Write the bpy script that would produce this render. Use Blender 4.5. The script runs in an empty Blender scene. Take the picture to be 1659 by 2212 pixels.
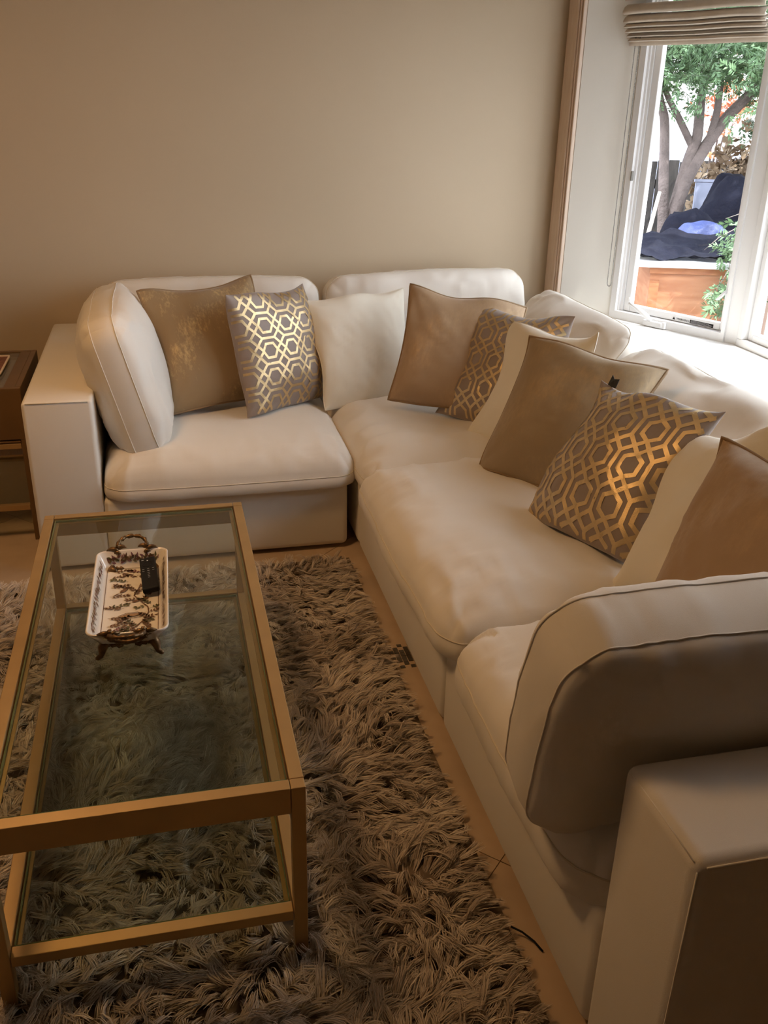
import bpy, bmesh, math, random
import numpy as np
from mathutils import Matrix, Vector

# ------------------------------------------------------------------ camera, world, sun, exposure
SC = bpy.context.scene
COL = SC.collection
CAM_LOC = (-0.6408, -4.2549, 1.5431)
YAW, PITCH, ROLL, FPX = 0.2370, -0.4198, 0.0224, 1997.5

def make_camera():
    fw = Vector((math.sin(YAW)*math.cos(PITCH), math.cos(YAW)*math.cos(PITCH), math.sin(PITCH)))
    r = fw.cross(Vector((0, 0, 1))).normalized(); u = r.cross(fw)
    c, s = math.cos(ROLL), math.sin(ROLL)
    r, u = c*r + s*u, -s*r + c*u
    cd = bpy.data.cameras.new('camera'); co = bpy.data.objects.new('camera', cd); COL.objects.link(co)
    cd.sensor_fit = 'HORIZONTAL'; cd.sensor_width = 36; cd.lens = FPX/1659*36
    cd.clip_start = 0.05; cd.clip_end = 200
    co.matrix_world = Matrix(((r.x, u.x, -fw.x, CAM_LOC[0]), (r.y, u.y, -fw.y, CAM_LOC[1]),
                              (r.z, u.z, -fw.z, CAM_LOC[2]), (0, 0, 0, 1)))
    SC.camera = co
make_camera()

SKY_STRENGTH = 4.4
SUN_STRENGTH = 7.0
SUN_FROM = Vector((0.52, -0.50, 1.15)).normalized()
w = bpy.data.worlds.new('daylight'); SC.world = w; w.use_nodes = True
nt = w.node_tree; bg = nt.nodes['Background']
bg.inputs[0].default_value = (0.88, 0.93, 1.0, 1); bg.inputs[1].default_value = SKY_STRENGTH
sd = bpy.data.lights.new('sun_offscreen', 'SUN'); so = bpy.data.objects.new('sun_offscreen', sd); COL.objects.link(so)
sd.energy = SUN_STRENGTH; sd.angle = math.radians(0.6); sd.color = (1.0, 0.96, 0.90)
so.rotation_euler = SUN_FROM.to_track_quat('Z', 'Y').to_euler(); so.location = (3, -2, 6)
SC.view_settings.view_transform = 'Standard'; SC.view_settings.look = 'None'
SC.view_settings.gamma = 1; SC.view_settings.use_curve_mapping = False
SC.view_settings.exposure = 0.70
LAMP_POWER = 12.5

# ------------------------------------------------------------------ helpers
RNG = np.random.default_rng(7)
random.seed(7)

def link_mesh(name, me, mat=None, parent=None):
    o = bpy.data.objects.new(name, me); COL.objects.link(o)
    if mat is not None:
        me.materials.clear(); me.materials.append(mat)
    if parent is not None: o.parent = parent
    return o

def mesh(name, verts, faces, mat=None, parent=None, smooth=False, origin=None):
    """one mesh object from arrays; verts are in world space unless origin/parent says local"""
    v = np.asarray(verts, dtype=np.float64)
    if origin is not None: v = v - np.asarray(origin)
    me = bpy.data.meshes.new(name)
    f = np.asarray(faces) if not isinstance(faces, list) else None
    if f is not None and f.ndim == 2:
        me.vertices.add(len(v)); me.vertices.foreach_set('co', v.ravel().astype(np.float32))
        k = f.shape[1]; me.loops.add(f.size); me.polygons.add(len(f))
        me.loops.foreach_set('vertex_index', f.ravel().astype(np.int32))
        me.polygons.foreach_set('loop_start', np.arange(0, f.size, k, dtype=np.int32))
        me.update(calc_edges=True); me.validate()
    else:
        me.from_pydata(v.tolist(), [], faces); me.update()
    if smooth: me.polygons.foreach_set('use_smooth', np.ones(len(me.polygons), dtype=bool))
    return link_mesh(name, me, mat, parent)

def from_bm(name, bm, mat=None, parent=None, smooth=False):
    bmesh.ops.recalc_face_normals(bm, faces=bm.faces)
    me = bpy.data.meshes.new(name); bm.to_mesh(me); bm.free()
    if smooth: me.polygons.foreach_set('use_smooth', np.ones(len(me.polygons), dtype=bool))
    return link_mesh(name, me, mat, parent)

def bm_box(bm, x0, x1, y0, y1, z0, z1, M=None):
    m = Matrix.Translation(((x0+x1)/2, (y0+y1)/2, (z0+z1)/2)) @ Matrix.Diagonal((abs(x1-x0), abs(y1-y0), abs(z1-z0), 1))
    if M is not None: m = M @ m
    return bmesh.ops.create_cube(bm, size=1, matrix=m)

def box(name, x0, x1, y0, y1, z0, z1, mat, parent=None, bevel=0.0, seg=2, M=None, origin=None):
    bm = bmesh.new(); bm_box(bm, x0, x1, y0, y1, z0, z1, M)
    if bevel > 0:
        bmesh.ops.bevel(bm, geom=list(bm.edges), offset=bevel, segments=seg, affect='EDGES', profile=0.5)
    if origin is not None: bmesh.ops.translate(bm, verts=bm.verts, vec=-Vector(origin))
    return from_bm(name, bm, mat, parent, smooth=bevel > 0.012)

def prism(name, poly, z0, z1, mat, parent=None):
    n = len(poly)
    v = [(x, y, z0) for x, y in poly] + [(x, y, z1) for x, y in poly]
    f = [list(range(n))[::-1], list(range(n, 2*n))] + [[i, (i+1) % n, n+(i+1) % n, n+i] for i in range(n)]
    bm = bmesh.new(); vs = [bm.verts.new(p) for p in v]
    for q in f: bm.faces.new([vs[i] for i in q])
    return from_bm(name, bm, mat, parent)

def tube_arrays(pts, rad, closed=False, n=6):
    P = np.asarray(pts, float); m = len(P)
    rad = np.full(m, rad) if np.isscalar(rad) else np.asarray(rad, float)
    T = (np.roll(P, -1, 0) - np.roll(P, 1, 0)) if closed else np.gradient(P, axis=0)
    T /= np.linalg.norm(T, axis=1)[:, None] + 1e-12
    N = np.zeros_like(P); a = np.array([0, 0, 1.0])
    if abs(T[0] @ a) > .9: a = np.array([1.0, 0, 0])
    cur = np.cross(T[0], a); cur /= np.linalg.norm(cur)
    for i in range(m):
        cur = cur - T[i]*(cur @ T[i]); cur /= np.linalg.norm(cur)+1e-12; N[i] = cur
    B = np.cross(T, N)
    ang = np.linspace(0, 2*np.pi, n, endpoint=False)
    V = (P[:, None] + rad[:, None, None]*(np.cos(ang)[None, :, None]*N[:, None] + np.sin(ang)[None, :, None]*B[:, None])).reshape(-1, 3)
    F = []
    for i in range(m if closed else m-1):
        j = (i+1) % m
        for k in range(n):
            k2 = (k+1) % n
            F.append([i*n+k, i*n+k2, j*n+k2, j*n+k])
    if not closed:
        F.append([k for k in range(n)][::-1]); F.append([(m-1)*n+k for k in range(n)])
    return V, F

def tube(name, pts, rad, mat, parent=None, closed=False, n=6, origin=None):
    V, F = tube_arrays(pts, rad, closed, n)
    return mesh(name, V, F, mat, parent, smooth=True, origin=origin)

def tubes(name, lst, mat, parent=None, n=5):
    VV, FF, o = [], [], 0
    for pts, rad in lst:
        V, F = tube_arrays(pts, rad, False, n); VV.append(V); FF += [[i+o for i in f] for f in F]; o += len(V)
    return mesh(name, np.vstack(VV), FF, mat, parent, smooth=True)

def tag(o, label=None, cat=None, group=None, kind=None):
    if label: o['label'] = label
    if cat: o['category'] = cat
    if group: o['group'] = group
    if kind: o['kind'] = kind
    return o

def empty(name, loc=(0, 0, 0), R=None):
    o = bpy.data.objects.new(name, None); COL.objects.link(o); o.empty_display_size = 0.1
    if R is None: o.location = loc
    else:
        M = Matrix([list(R[i]) + [loc[i]] for i in range(3)] + [[0, 0, 0, 1]]); o.matrix_world = M
    return o

def hash3(i, j, k, seed):
    n = (i*374761393 + j*668265263 + k*2147483647 + seed*1274126177) & 0xFFFFFFFF
    n = ((n ^ (n >> 13))*1274126177) & 0xFFFFFFFF
    n = n ^ (n >> 16)
    return (n & 0xFFFF)/32767.5 - 1.0

def vnoise(P, seed=0):
    P = np.asarray(P, float); I = np.floor(P).astype(np.int64); f = P - I; f = f*f*(3-2*f)
    out = 0
    for a in (0, 1):
        for b in (0, 1):
            for c in (0, 1):
                w_ = np.where(a, f[..., 0], 1-f[..., 0])*np.where(b, f[..., 1], 1-f[..., 1])*np.where(c, f[..., 2], 1-f[..., 2])
                out = out + w_*hash3(I[..., 0]+a, I[..., 1]+b, I[..., 2]+c, seed)
    return out

def fbm(P, seed=0, oct=3):
    s, a, o = 0, 1.0, np.asarray(P, float)
    for k in range(oct):
        s = s + a*vnoise(o, seed+k*17); o = o*2.03; a *= .5
    return s

# ------------------------------------------------------------------ materials
def principled(name, col, rough=.6, metal=0.0, sheen=0.0, bump=None, var=None, spec=None, coat=0):
    m = bpy.data.materials.new(name); m.use_nodes = True
    n = m.node_tree.nodes; l = m.node_tree.links; b = n['Principled BSDF']
    b.inputs['Base Color'].default_value = (*col, 1); b.inputs['Roughness'].default_value = rough
    b.inputs['Metallic'].default_value = metal
    if sheen: b.inputs['Sheen Weight'].default_value = sheen; b.inputs['Sheen Roughness'].default_value = .4
    if spec is not None: b.inputs['Specular IOR Level'].default_value = spec
    if coat: b.inputs['Coat Weight'].default_value = coat; b.inputs['Coat Roughness'].default_value = .08
    tc = n.new('ShaderNodeTexCoord')
    if var:   # (scale, amount, detail, stretch)
        sc, am = var[0], var[1]; st = var[2] if len(var) > 2 else (1, 1, 1)
        mp = n.new('ShaderNodeMapping'); mp.inputs['Scale'].default_value = st
        l.new(tc.outputs['Object'], mp.inputs[0])
        no = n.new('ShaderNodeTexNoise'); no.inputs['Scale'].default_value = sc; no.inputs['Detail'].default_value = 5
        l.new(mp.outputs[0], no.inputs[0])
        mr = n.new('ShaderNodeMapRange'); mr.inputs[1].default_value = .3; mr.inputs[2].default_value = .7
        mr.inputs[3].default_value = 1-am; mr.inputs[4].default_value = 1+am; l.new(no.outputs[0], mr.inputs[0])
        mx = n.new('ShaderNodeMix'); mx.data_type = 'RGBA'; mx.blend_type = 'MULTIPLY'; mx.inputs[0].default_value = 1
        mx.inputs[6].default_value = (*col, 1); l.new(mr.outputs[0], mx.inputs[7]); l.new(mx.outputs[2], b.inputs['Base Color'])
    if bump:  # (scale, strength, distance)
        no = n.new('ShaderNodeTexNoise'); no.inputs['Scale'].default_value = bump[0]; no.inputs['Detail'].default_value = 3
        l.new(tc.outputs['Object'], no.inputs[0])
        bp = n.new('ShaderNodeBump'); bp.inputs['Strength'].default_value = bump[1]; bp.inputs['Distance'].default_value = bump[2]
        l.new(no.outputs[0], bp.inputs['Height']); l.new(bp.outputs[0], b.inputs['Normal'])
    return m

def thin_glass(name, tint, ior=1.5, rough=0.0):
    m = bpy.data.materials.new(name); m.use_nodes = True
    n = m.node_tree.nodes; l = m.node_tree.links; n.remove(n['Principled BSDF'])
    t = n.new('ShaderNodeBsdfTransparent'); t.inputs[0].default_value = (*tint, 1)
    g = n.new('ShaderNodeBsdfGlossy'); g.inputs[1].default_value = rough; g.inputs[0].default_value = (1, 1, 1, 1)
    # Schlick reflectance from the angle to the surface, the same from both sides of the pane
    f0 = ((ior-1)/(ior+1))**2
    ge = n.new('ShaderNodeNewGeometry'); dt = n.new('ShaderNodeVectorMath'); dt.operation = 'DOT_PRODUCT'
    l.new(ge.outputs['Normal'], dt.inputs[0]); l.new(ge.outputs['Incoming'], dt.inputs[1])
    ab = n.new('ShaderNodeMath'); ab.operation = 'ABSOLUTE'; l.new(dt.outputs['Value'], ab.inputs[0])
    om = n.new('ShaderNodeMath'); om.operation = 'SUBTRACT'; om.inputs[0].default_value = 1; l.new(ab.outputs[0], om.inputs[1])
    pw = n.new('ShaderNodeMath'); pw.operation = 'POWER'; pw.inputs[1].default_value = 5; l.new(om.outputs[0], pw.inputs[0])
    ma = n.new('ShaderNodeMath'); ma.operation = 'MULTIPLY_ADD'; ma.inputs[1].default_value = 1-f0; ma.inputs[2].default_value = f0; l.new(pw.outputs[0], ma.inputs[0])
    mx = n.new('ShaderNodeMixShader'); l.new(ma.outputs[0], mx.inputs[0]); l.new(t.outputs[0], mx.inputs[1]); l.new(g.outputs[0], mx.inputs[2])
    l.new(mx.outputs[0], n['Material Output'].inputs[0])
    return m

def speckle(name, base, fleck, scale, lo, hi, rough=.55, metal=.75):
    """velvet with a worn metallic shimmer printed on it"""
    m = principled(name, base, rough=.62, sheen=.25)
    n = m.node_tree.nodes; l = m.node_tree.links; b = n['Principled BSDF']
    tc = n.new('ShaderNodeTexCoord')
    mp = n.new('ShaderNodeMapping'); mp.inputs['Scale'].default_value = (1, 1, .45); l.new(tc.outputs['Object'], mp.inputs[0])
    a = n.new('ShaderNodeTexNoise'); a.inputs['Scale'].default_value = scale; a.inputs['Detail'].default_value = 7; a.inputs['Roughness'].default_value = .75
    c = n.new('ShaderNodeTexNoise'); c.inputs['Scale'].default_value = 6.5; c.inputs['Detail'].default_value = 2
    l.new(mp.outputs[0], a.inputs[0]); l.new(tc.outputs['Object'], c.inputs[0])
    ad = n.new('ShaderNodeMath'); ad.operation = 'MULTIPLY'; l.new(a.outputs[0], ad.inputs[0]); l.new(c.outputs[0], ad.inputs[1])
    mr = n.new('ShaderNodeMapRange'); mr.inputs[1].default_value = lo; mr.inputs[2].default_value = hi; l.new(ad.outputs[0], mr.inputs[0])
    mx = n.new('ShaderNodeMix'); mx.data_type = 'RGBA'; mx.inputs[6].default_value = (*base, 1); mx.inputs[7].default_value = (*fleck, 1)
    l.new(mr.outputs[0], mx.inputs[0]); l.new(mx.outputs[2], b.inputs['Base Color'])
    mm = n.new('ShaderNodeMath'); mm.operation = 'MULTIPLY'; mm.inputs[1].default_value = metal; l.new(mr.outputs[0], mm.inputs[0]); l.new(mm.outputs[0], b.inputs['Metallic'])
    rr = n.new('ShaderNodeMapRange'); rr.inputs[3].default_value = .65; rr.inputs[4].default_value = rough-.13; l.new(mr.outputs[0], rr.inputs[0]); l.new(rr.outputs[0], b.inputs['Roughness'])
    bn = n.new('ShaderNodeTexNoise'); bn.inputs['Scale'].default_value = 700; l.new(tc.outputs['Object'], bn.inputs[0])
    bp = n.new('ShaderNodeBump'); bp.inputs['Strength'].default_value = .25; bp.inputs['Distance'].default_value = .001
    l.new(bn.outputs[0], bp.inputs['Height']); l.new(bp.outputs[0], b.inputs['Normal'])
    return m

def hair_mat(name, dark, light, rough=.7):
    m = principled(name, light, rough=rough, sheen=.2)
    n = m.node_tree.nodes; l = m.node_tree.links; b = n['Principled BSDF']
    at = n.new('ShaderNodeAttribute'); at.attribute_name = 'tint'
    cr = n.new('ShaderNodeValToRGB'); cr.color_ramp.elements[0].color = (*dark, 1); cr.color_ramp.elements[1].color = (*light, 1)
    l.new(at.outputs['Fac'], cr.inputs[0]); l.new(cr.outputs[0], b.inputs['Base Color'])
    return m

def wood(name, a, b_, scale=6, stretch=(1, 1, 12), rough=.55):
    m = principled(name, a, rough=rough)
    n = m.node_tree.nodes; l = m.node_tree.links; b = n['Principled BSDF']
    tc = n.new('ShaderNodeTexCoord'); mp = n.new('ShaderNodeMapping'); mp.inputs['Scale'].default_value = stretch
    no = n.new('ShaderNodeTexNoise'); no.inputs['Scale'].default_value = scale; no.inputs['Detail'].default_value = 6; no.inputs['Distortion'].default_value = .8
    cr = n.new('ShaderNodeValToRGB'); cr.color_ramp.elements[0].position = .35; cr.color_ramp.elements[1].position = .68
    cr.color_ramp.elements[0].color = (*a, 1); cr.color_ramp.elements[1].color = (*b_, 1)
    l.new(tc.outputs['Object'], mp.inputs[0]); l.new(mp.outputs[0], no.inputs[0]); l.new(no.outputs[0], cr.inputs[0]); l.new(cr.outputs[0], b.inputs['Base Color'])
    return m

M = {}
M['wall'] = principled('beige_wall_paint', (0.57, 0.455, 0.31), rough=.55, bump=(160, .08, .002), var=(1.2, .03))
M['bay'] = principled('white_wall_paint', (0.80, 0.78, 0.72), rough=.6, bump=(160, .06, .002))
M['ceiling'] = principled('ceiling_paint', (0.46, 0.385, 0.29), rough=.8, bump=(120, .05, .002))
M['white'] = principled('white_gloss_paint', (0.84, 0.84, 0.82), rough=.32, bump=(40, .03, .002))
M['vinyl'] = principled('white_vinyl', (0.80, 0.80, 0.80), rough=.35, bump=(60, .02, .001))
M['casing'] = wood('pickled_wood', (0.66, 0.50, 0.38), (0.74, 0.59, 0.46), scale=9, stretch=(14, 14, 1.2), rough=.45)
M['marble'] = principled('warm_marble', (0.48, 0.355, 0.24), rough=.22, var=(5, .12), spec=.5)
M['grout'] = principled('grout', (0.36, 0.24, 0.15), rough=.8, var=(20, .1))
M['mosaic'] = principled('dark_mosaic', (0.07, 0.06, 0.05), rough=.3, var=(30, .3))
M['linen'] = principled('ivory_linen', (0.78, 0.73, 0.655), rough=.85, sheen=.15, bump=(900, .22, .0012), var=(3, .025))
M['piping'] = principled('ivory_piping', (0.66, 0.59, 0.48), rough=.85, bump=(900, .2, .001))
M['throw'] = principled('ivory_twill', (0.77, 0.72, 0.61), rough=.8, sheen=.2, bump=(800, .22, .0012), var=(5, .03))
M['gold_a'] = speckle('antique_gold_velvet', (0.30, 0.20, 0.10), (0.72, 0.52, 0.25), 90, .27, .46)
M['gold_b'] = speckle('bronze_velvet', (0.37, 0.245, 0.14), (0.50, 0.35, 0.20), 85, .22, .5)
M['gold_c'] = speckle('olive_gold_velvet', (0.30, 0.215, 0.12), (0.44, 0.31, 0.165), 85, .22, .5)
M['gold_pipe'] = principled('dark_gold_piping', (0.26, 0.165, 0.08), rough=.7, bump=(600, .3, .001))
M['taupe'] = principled('taupe_satin', (0.27, 0.21, 0.175), rough=.5, sheen=.3, bump=(700, .2, .001), var=(8, .05))
M['foil'] = principled('gold_foil', (0.66, 0.50, 0.28), rough=.43, metal=.85, bump=(420, .5, .0012), var=(30, .12))
M['black_tag'] = principled('black_tag', (0.02, 0.02, 0.02), rough=.7, bump=(500, .2, .001))
M['brass'] = principled('satin_brass', (0.52, 0.345, 0.155), rough=.40, metal=.6, bump=(500, .05, .0006), var=(12, .06))
M['brass_dark'] = principled('bronzed_wood', (0.15, 0.08, 0.028), rough=.45, bump=(200, .05, .001), var=(8, .12))
M['tglass'] = thin_glass('table_glass', (0.87, 0.895, 0.85), 1.45)
M['tedge'] = principled('glass_edge', (0.14, 0.17, 0.08), rough=.15, var=(20, .1))
M['wglass'] = thin_glass('window_glass', (0.95, 0.96, 0.97), 1.3)
M['rug_back'] = principled('rug_backing', (0.16, 0.115, 0.075), rough=.95, var=(40, .2))
M['fur'] = hair_mat('shag_fibre', (0.30, 0.23, 0.17), (0.78, 0.68, 0.57))
M['ceramic'] = principled('glazed_ceramic', (0.80, 0.74, 0.66), rough=.12, coat=.5, var=(14, .03))
M['leafprint'] = principled('brown_print', (0.16, 0.085, 0.045), rough=.2, var=(60, .3))
M['leafprint2'] = principled('plum_print', (0.20, 0.09, 0.10), rough=.2, var=(60, .3))
M['greenprint'] = principled('olive_print', (0.13, 0.12, 0.06), rough=.2, var=(60, .3))
M['tanprint'] = principled('tan_print', (0.38, 0.23, 0.12), rough=.2, var=(60, .3))
M['bronze'] = principled('antique_bronze', (0.17, 0.10, 0.045), rough=.42, metal=.75, bump=(160, .35, .002), var=(60, .35))
M['black'] = principled('black_plastic', (0.006, 0.006, 0.007), rough=.6, spec=.25, bump=(300, .03, .0005))
M['mark'] = principled('grey_marking', (0.55, 0.55, 0.55), rough=.6, var=(50, .05))
M['blind'] = principled('oatmeal_linen', (0.66, 0.58, 0.48), rough=.9, sheen=.2, bump=(700, .5, .0015), var=(25, .06))
M['chain'] = principled('grey_bead', (0.26, 0.25, 0.23), rough=.35, metal=.3, var=(30, .1))
M['red_mat'] = principled('red_brown_weave', (0.20, 0.075, 0.045), rough=.8, var=(90, .5), bump=(90, .5, .002))
M['gold_trim'] = principled('white_lace', (0.80, 0.66, 0.54), rough=.8, bump=(200, .5, .002))

def thing(name, label, cat, loc=(0, 0, 0), R=None, group=None):
    return tag(empty(name, loc, R), label, cat, group)

# ------------------------------------------------------------------ room shell
CEIL = 2.45
SILL = 0.64
def struct(o): o['kind'] = 'structure'; return o
box_s = lambda name, *a, **k: struct(box(name, *a, **k))

fl = box_s('floor', -3.6, 1.18, -8.5, 0.0, -.05, -.004, M['grout'])
def floor_tiles():
    s = 0.60; c0 = np.array((-0.005, -1.95)); e1 = np.array((1, 1))/math.sqrt(2); e2 = np.array((1, -1))/math.sqrt(2)
    g = .0012; me = None; k = 0
    for i in range(-5, 4):
        for j in range(-5, 6):
            c = c0 + e1*(i+.5)*s + e2*(j+.5)*s
            if not (-2.3 < c[0] < .7 and -3.6 < c[1] < .2): continue
            if c[0] > .43 or c[1] > -.1 - 0: 
                if c[0] > .75: continue
            h = s/2-g
            poly = [c + e1*a*h + e2*b*h for a, b in ((-1, -1), (1, -1), (1, 1), (-1, 1))]
            # clip the tile to the room
            def clip(poly, ax, lim, sgn):
                out = []
                for q in range(len(poly)):
                    A, B = poly[q], poly[(q+1) % len(poly)]
                    ia, ib = sgn*(A[ax]-lim) <= 0, sgn*(B[ax]-lim) <= 0
                    if ia: out.append(A)
                    if ia != ib:
                        t = (lim-A[ax])/(B[ax]-A[ax]); out.append(A+t*(B-A))
                return out
            poly = clip(poly, 1, -.005, 1)
            if len(poly) < 3: continue
            poly = clip(poly, 0, 1.17, 1)
            if len(poly) < 3: continue
            prism('tile', [tuple(q) for q in poly], -.004, 0.0, M['marble'], fl); k += 1
    # small dark mosaic insets where the tiles meet beside the sofa
    bm = bmesh.new()
    for a in range(-4, 4):
        for b in range(-4, 4):
            if (a+b) % 2 and not (-2 <= a < 2 and -2 <= b < 2): continue
            m = Matrix.Translation((c0[0]+(a+.5)*.0165, c0[1]+(b+.5)*.0165, .0006))
            bmesh.ops.create_cube(bm, size=1, matrix=m @ Matrix.Diagonal((.0145, .0145, .0012, 1)))
    tag(from_bm('mosaic_inset', bm, M['mosaic'], fl), kind='stuff')
floor_tiles()
box_s('ceiling', -3.6, 1.3, -8.5, 0.15, CEIL, CEIL+.12, M['ceiling'])
box_s('wall_back', -3.6, 1.32, 0.0, 0.15, -.05, CEIL, M['wall'])
box_s('wall_left', -3.75, -3.6, -8.5, 0.15, -.05, CEIL, M['wall'])
box_s('wall_front', -3.75, 1.32, -8.65, -8.5, -.05, CEIL, M['wall'])
YO0, YO1 = -0.165, -3.15          # the bay opening
XR = 1.177
wr = struct(empty('wall_right', (XR, -3, 0)))
def wr_part(name, y0, y1, z0, z1):
    box(name, 0, .14, y0+3, y1+3, z0, z1, M['wall'], wr)
wr_part('pier', YO0, 0.0, -.05, CEIL); wr_part('pier', -8.5, YO1, -.05, CEIL)
wr_part('apron', YO1, YO0, -.05, SILL-.06); wr_part('header', YO1, YO0, 2.2, CEIL)
box_s('baseboard_back', -3.6, -1.125, -.016, 0.0, 0, .09, M['casing'], bevel=.003)

def trim_casing(name, y_in, sgn):
    """flat board with three beads towards the opening"""
    t = struct(empty(name, (XR, y_in, 0)))
    box('board', -.022, 0, *sorted((.052*sgn, .147*sgn)), .05, 2.3, M['casing'], t, bevel=.003)
    for k in range(3):
        a = .001 + k*.017
        box('bead', -.026+.004*(2-k), 0, *sorted((a*sgn, (a+.0120)*sgn)), .05, 2.3, M['casing'], t, bevel=.004)
trim_casing('trim_1', YO0, 1); trim_casing('trim_2', YO1, -1)

# bay: splayed panel, angled casement, long window parallel to the room
A0 = np.array((1.177, -.165)); A1 = np.array((1.375, -.306)); A2 = np.array((1.640, -.836)); A3 = np.array((1.668, -.895))
ym = (YO0+YO1)/2
mir = lambda q: np.array((q[0], 2*ym-q[1]))
def vert_slab(name, a, b, z0, z1, th, mat, parent=None, out=None):
    """wall piece standing on segment a-b, thickness th to the outside (+x side)"""
    a, b = np.asarray(a, float), np.asarray(b, float); d = (b-a)/np.linalg.norm(b-a); n = np.array((-d[1], d[0]))
    if n[0] < 0: n = -n
    return prism(name, [tuple(a), tuple(b), tuple(b+n*th), tuple(a+n*th)], z0, z1, mat, parent)
bay_top = 2.2
struct(vert_slab('wall_bay_far', A0, A1, SILL-.06, bay_top, .06, M['bay']))
struct(vert_slab('wall_bay_near', mir(A1), mir(A0), SILL-.06, bay_top, .06, M['bay']))
sill_poly = [(XR-.012, YO0-.002), tuple(A0), (A1[0]+.02, A1[1]+.02), (A2[0]+.03, A2[1]+.01), (A3[0]+.05, A3[1]), (mir(A3)[0]+.05, mir(A3)[1]),
             (mir(A2)[0]+.03, mir(A2)[1]-.01), (mir(A1)[0]+.02, mir(A1)[1]-.02), tuple(mir(A0)), (XR-.012, YO1+.002)]
struct(prism('trim_3', sill_poly, SILL-.045, SILL, M['white']))
struct(prism('ceiling_bay', [(XR+.0, YO0+.05), (1.5, -.2), (1.9, -.8), (1.9, YO1+.63), (1.5, YO1+.03), (XR+.0, YO1-.05)], bay_top, bay_top+.08, M['bay']))

def frame_matrix(a, b):
    d = np.append((b-a)/np.linalg.norm(b-a), 0); up = np.array((0, 0, 1.0)); n = np.cross(d, up)   # n: towards the room or out
    if n[0] > 0: n = -n     # n points into the room
    return Matrix([[d[0], n[0], 0, a[0]], [d[1], n[1], 0, a[1]], [d[2], n[2], 1, 0], [0, 0, 0, 1]]), np.linalg.norm(b-a)

def casement(name, a, b, flip=False, detail=True):
    Mx, L = frame_matrix(np.asarray(a), np.asarray(b))
    t = struct(empty(name)); t.matrix_world = Mx
    fr = empty('frame'); 
    bm = bmesh.new()
    z0, z1 = SILL, 2.19
    for q in ((0, .030, -.06, .012, z0, z1), (L-.016, L, -.06, .012, z0, z1), (.03, L-.016, -.06, .012, z0, z0+.036), (.03, L-.016, -.06, .012, z1-.04, z1)):
        bm_box(bm, *q)
    bpy.data.objects.remove(fr)
    from_bm('frame', bm, M['vinyl'], t)
    for x0, x1, y0 in ((.030, .040, -.005), (.040, .052, -.014)):
        box('frame_stop', x0, x1, -.055, y0, z0+.036, z1-.04, M['vinyl'], t)
    s0, s1, b0, b1 = .052, L-.018, z0+.038, z1-.042
    w_ = .034
    box('sash_stile', s0, s0+w_, -.052, -.02, b0, b1, M['vinyl'], t, bevel=.004)
    box('sash_stile', s1-w_+.008, s1, -.052, -.02, b0, b1, M['vinyl'], t, bevel=.004)
    box('sash_rail', s0+w_, s1-w_+.008, -.052, -.02, b0, b0+.030, M['vinyl'], t, bevel=.004)
    box('sash_rail', s0+w_, s1-w_+.008, -.052, -.02, b1-.03, b1, M['vinyl'], t, bevel=.004)
    box('pane', s0+w_-.004, s1-w_+.012, -.038, -.034, b0+.026, b1-.026, M['wglass'], t)
    if not detail: return t
    # folding crank, its cover, the lever on the lock side, the warning stickers
    cr = box('crank_cover', .20, .30, -.005, .032, z0+.002, z0+.028, M['vinyl'], t, bevel=.006)
    box('crank_end', .296, .312, -.003, .026, z0+.002, z0+.032, M['vinyl'], t, bevel=.003)
    tube('crank_arm', [(.235, .028, z0+.03), (.225, .036, z0+.045), (.19, .038, z0+.062), (.15, .036, z0+.078), (.12, .034, z0+.088)], [.009, .011, .011, .008, .007], M['vinyl'], t, n=8)
    tube('crank_knob', [(.121, .03, z0+.085), (.118, .03, z0+.102), (.116, .03, z0+.112)], [.009, .012, .008], M['vinyl'], t, n=8)
    tube('lock_lever', [(s1-.012, -.016, z0+.205), (s1-.014, .004, z0+.20), (s1-.022, .014, z0+.185), (s1-.034, .014, z0+.172), (s1-.044, .010, z0+.168)], [.007, .007, .007, .006, .004], M['vinyl'], t, n=8)
    box('sash_lock', .028, .036, .002, .016, z0+.60, z0+.64, M['chain'], t, bevel=.002)
    yb = -.0192
    zs = b0+.004
    box('warning_sticker', .405, .52, yb-.0008, yb, zs, zs+.015, M['black'], t)
    for k, (xa, xb) in enumerate(((.41, .51), (.41, .515), (.41, .50))):
        box('sticker_print', xa, xb, yb-.0002, yb+.0004, zs+.0025+k*.0042, zs+.0037+k*.0042, M['mark'], t)
    text_mesh('sticker_text', 'WARNING', .338, yb+.0004, zs+.003, .0098, M['black'], t)
    bm = bmesh.new()
    for q in ((.318, .000), (.330, .000)):
        pass
    v = [bm.verts.new((.318, yb+.0004, zs+.002)), bm.verts.new((.332, yb+.0004, zs+.002)), bm.verts.new((.325, yb+.0004, zs+.0145))]
    bm.faces.new(v); r = bmesh.ops.extrude_face_region(bm, geom=list(bm.faces)); bmesh.ops.translate(bm, verts=[e for e in r['geom'] if isinstance(e, bmesh.types.BMVert)], vec=(0, .0004, 0))
    from_bm('sticker_symbol', bm, M['black'], t)
    return t

def text_mesh(name, body, x, y, z, size, mat, parent):
    cu = bpy.data.curves.new(name, 'FONT'); cu.body = body; cu.size = size*1.35; cu.extrude = .0002
    o = bpy.data.objects.new(name, cu); COL.objects.link(o)
    dg = bpy.context.evaluated_depsgraph_get(); me = bpy.data.meshes.new_from_object(o.evaluated_get(dg))
    bpy.data.objects.remove(o)
    me.transform(Matrix(((1, 0, 0, x), (0, 0, 1, y), (0, 1, 0, z), (0, 0, 0, 1))))
    return link_mesh(name, me, mat, parent)

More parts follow.
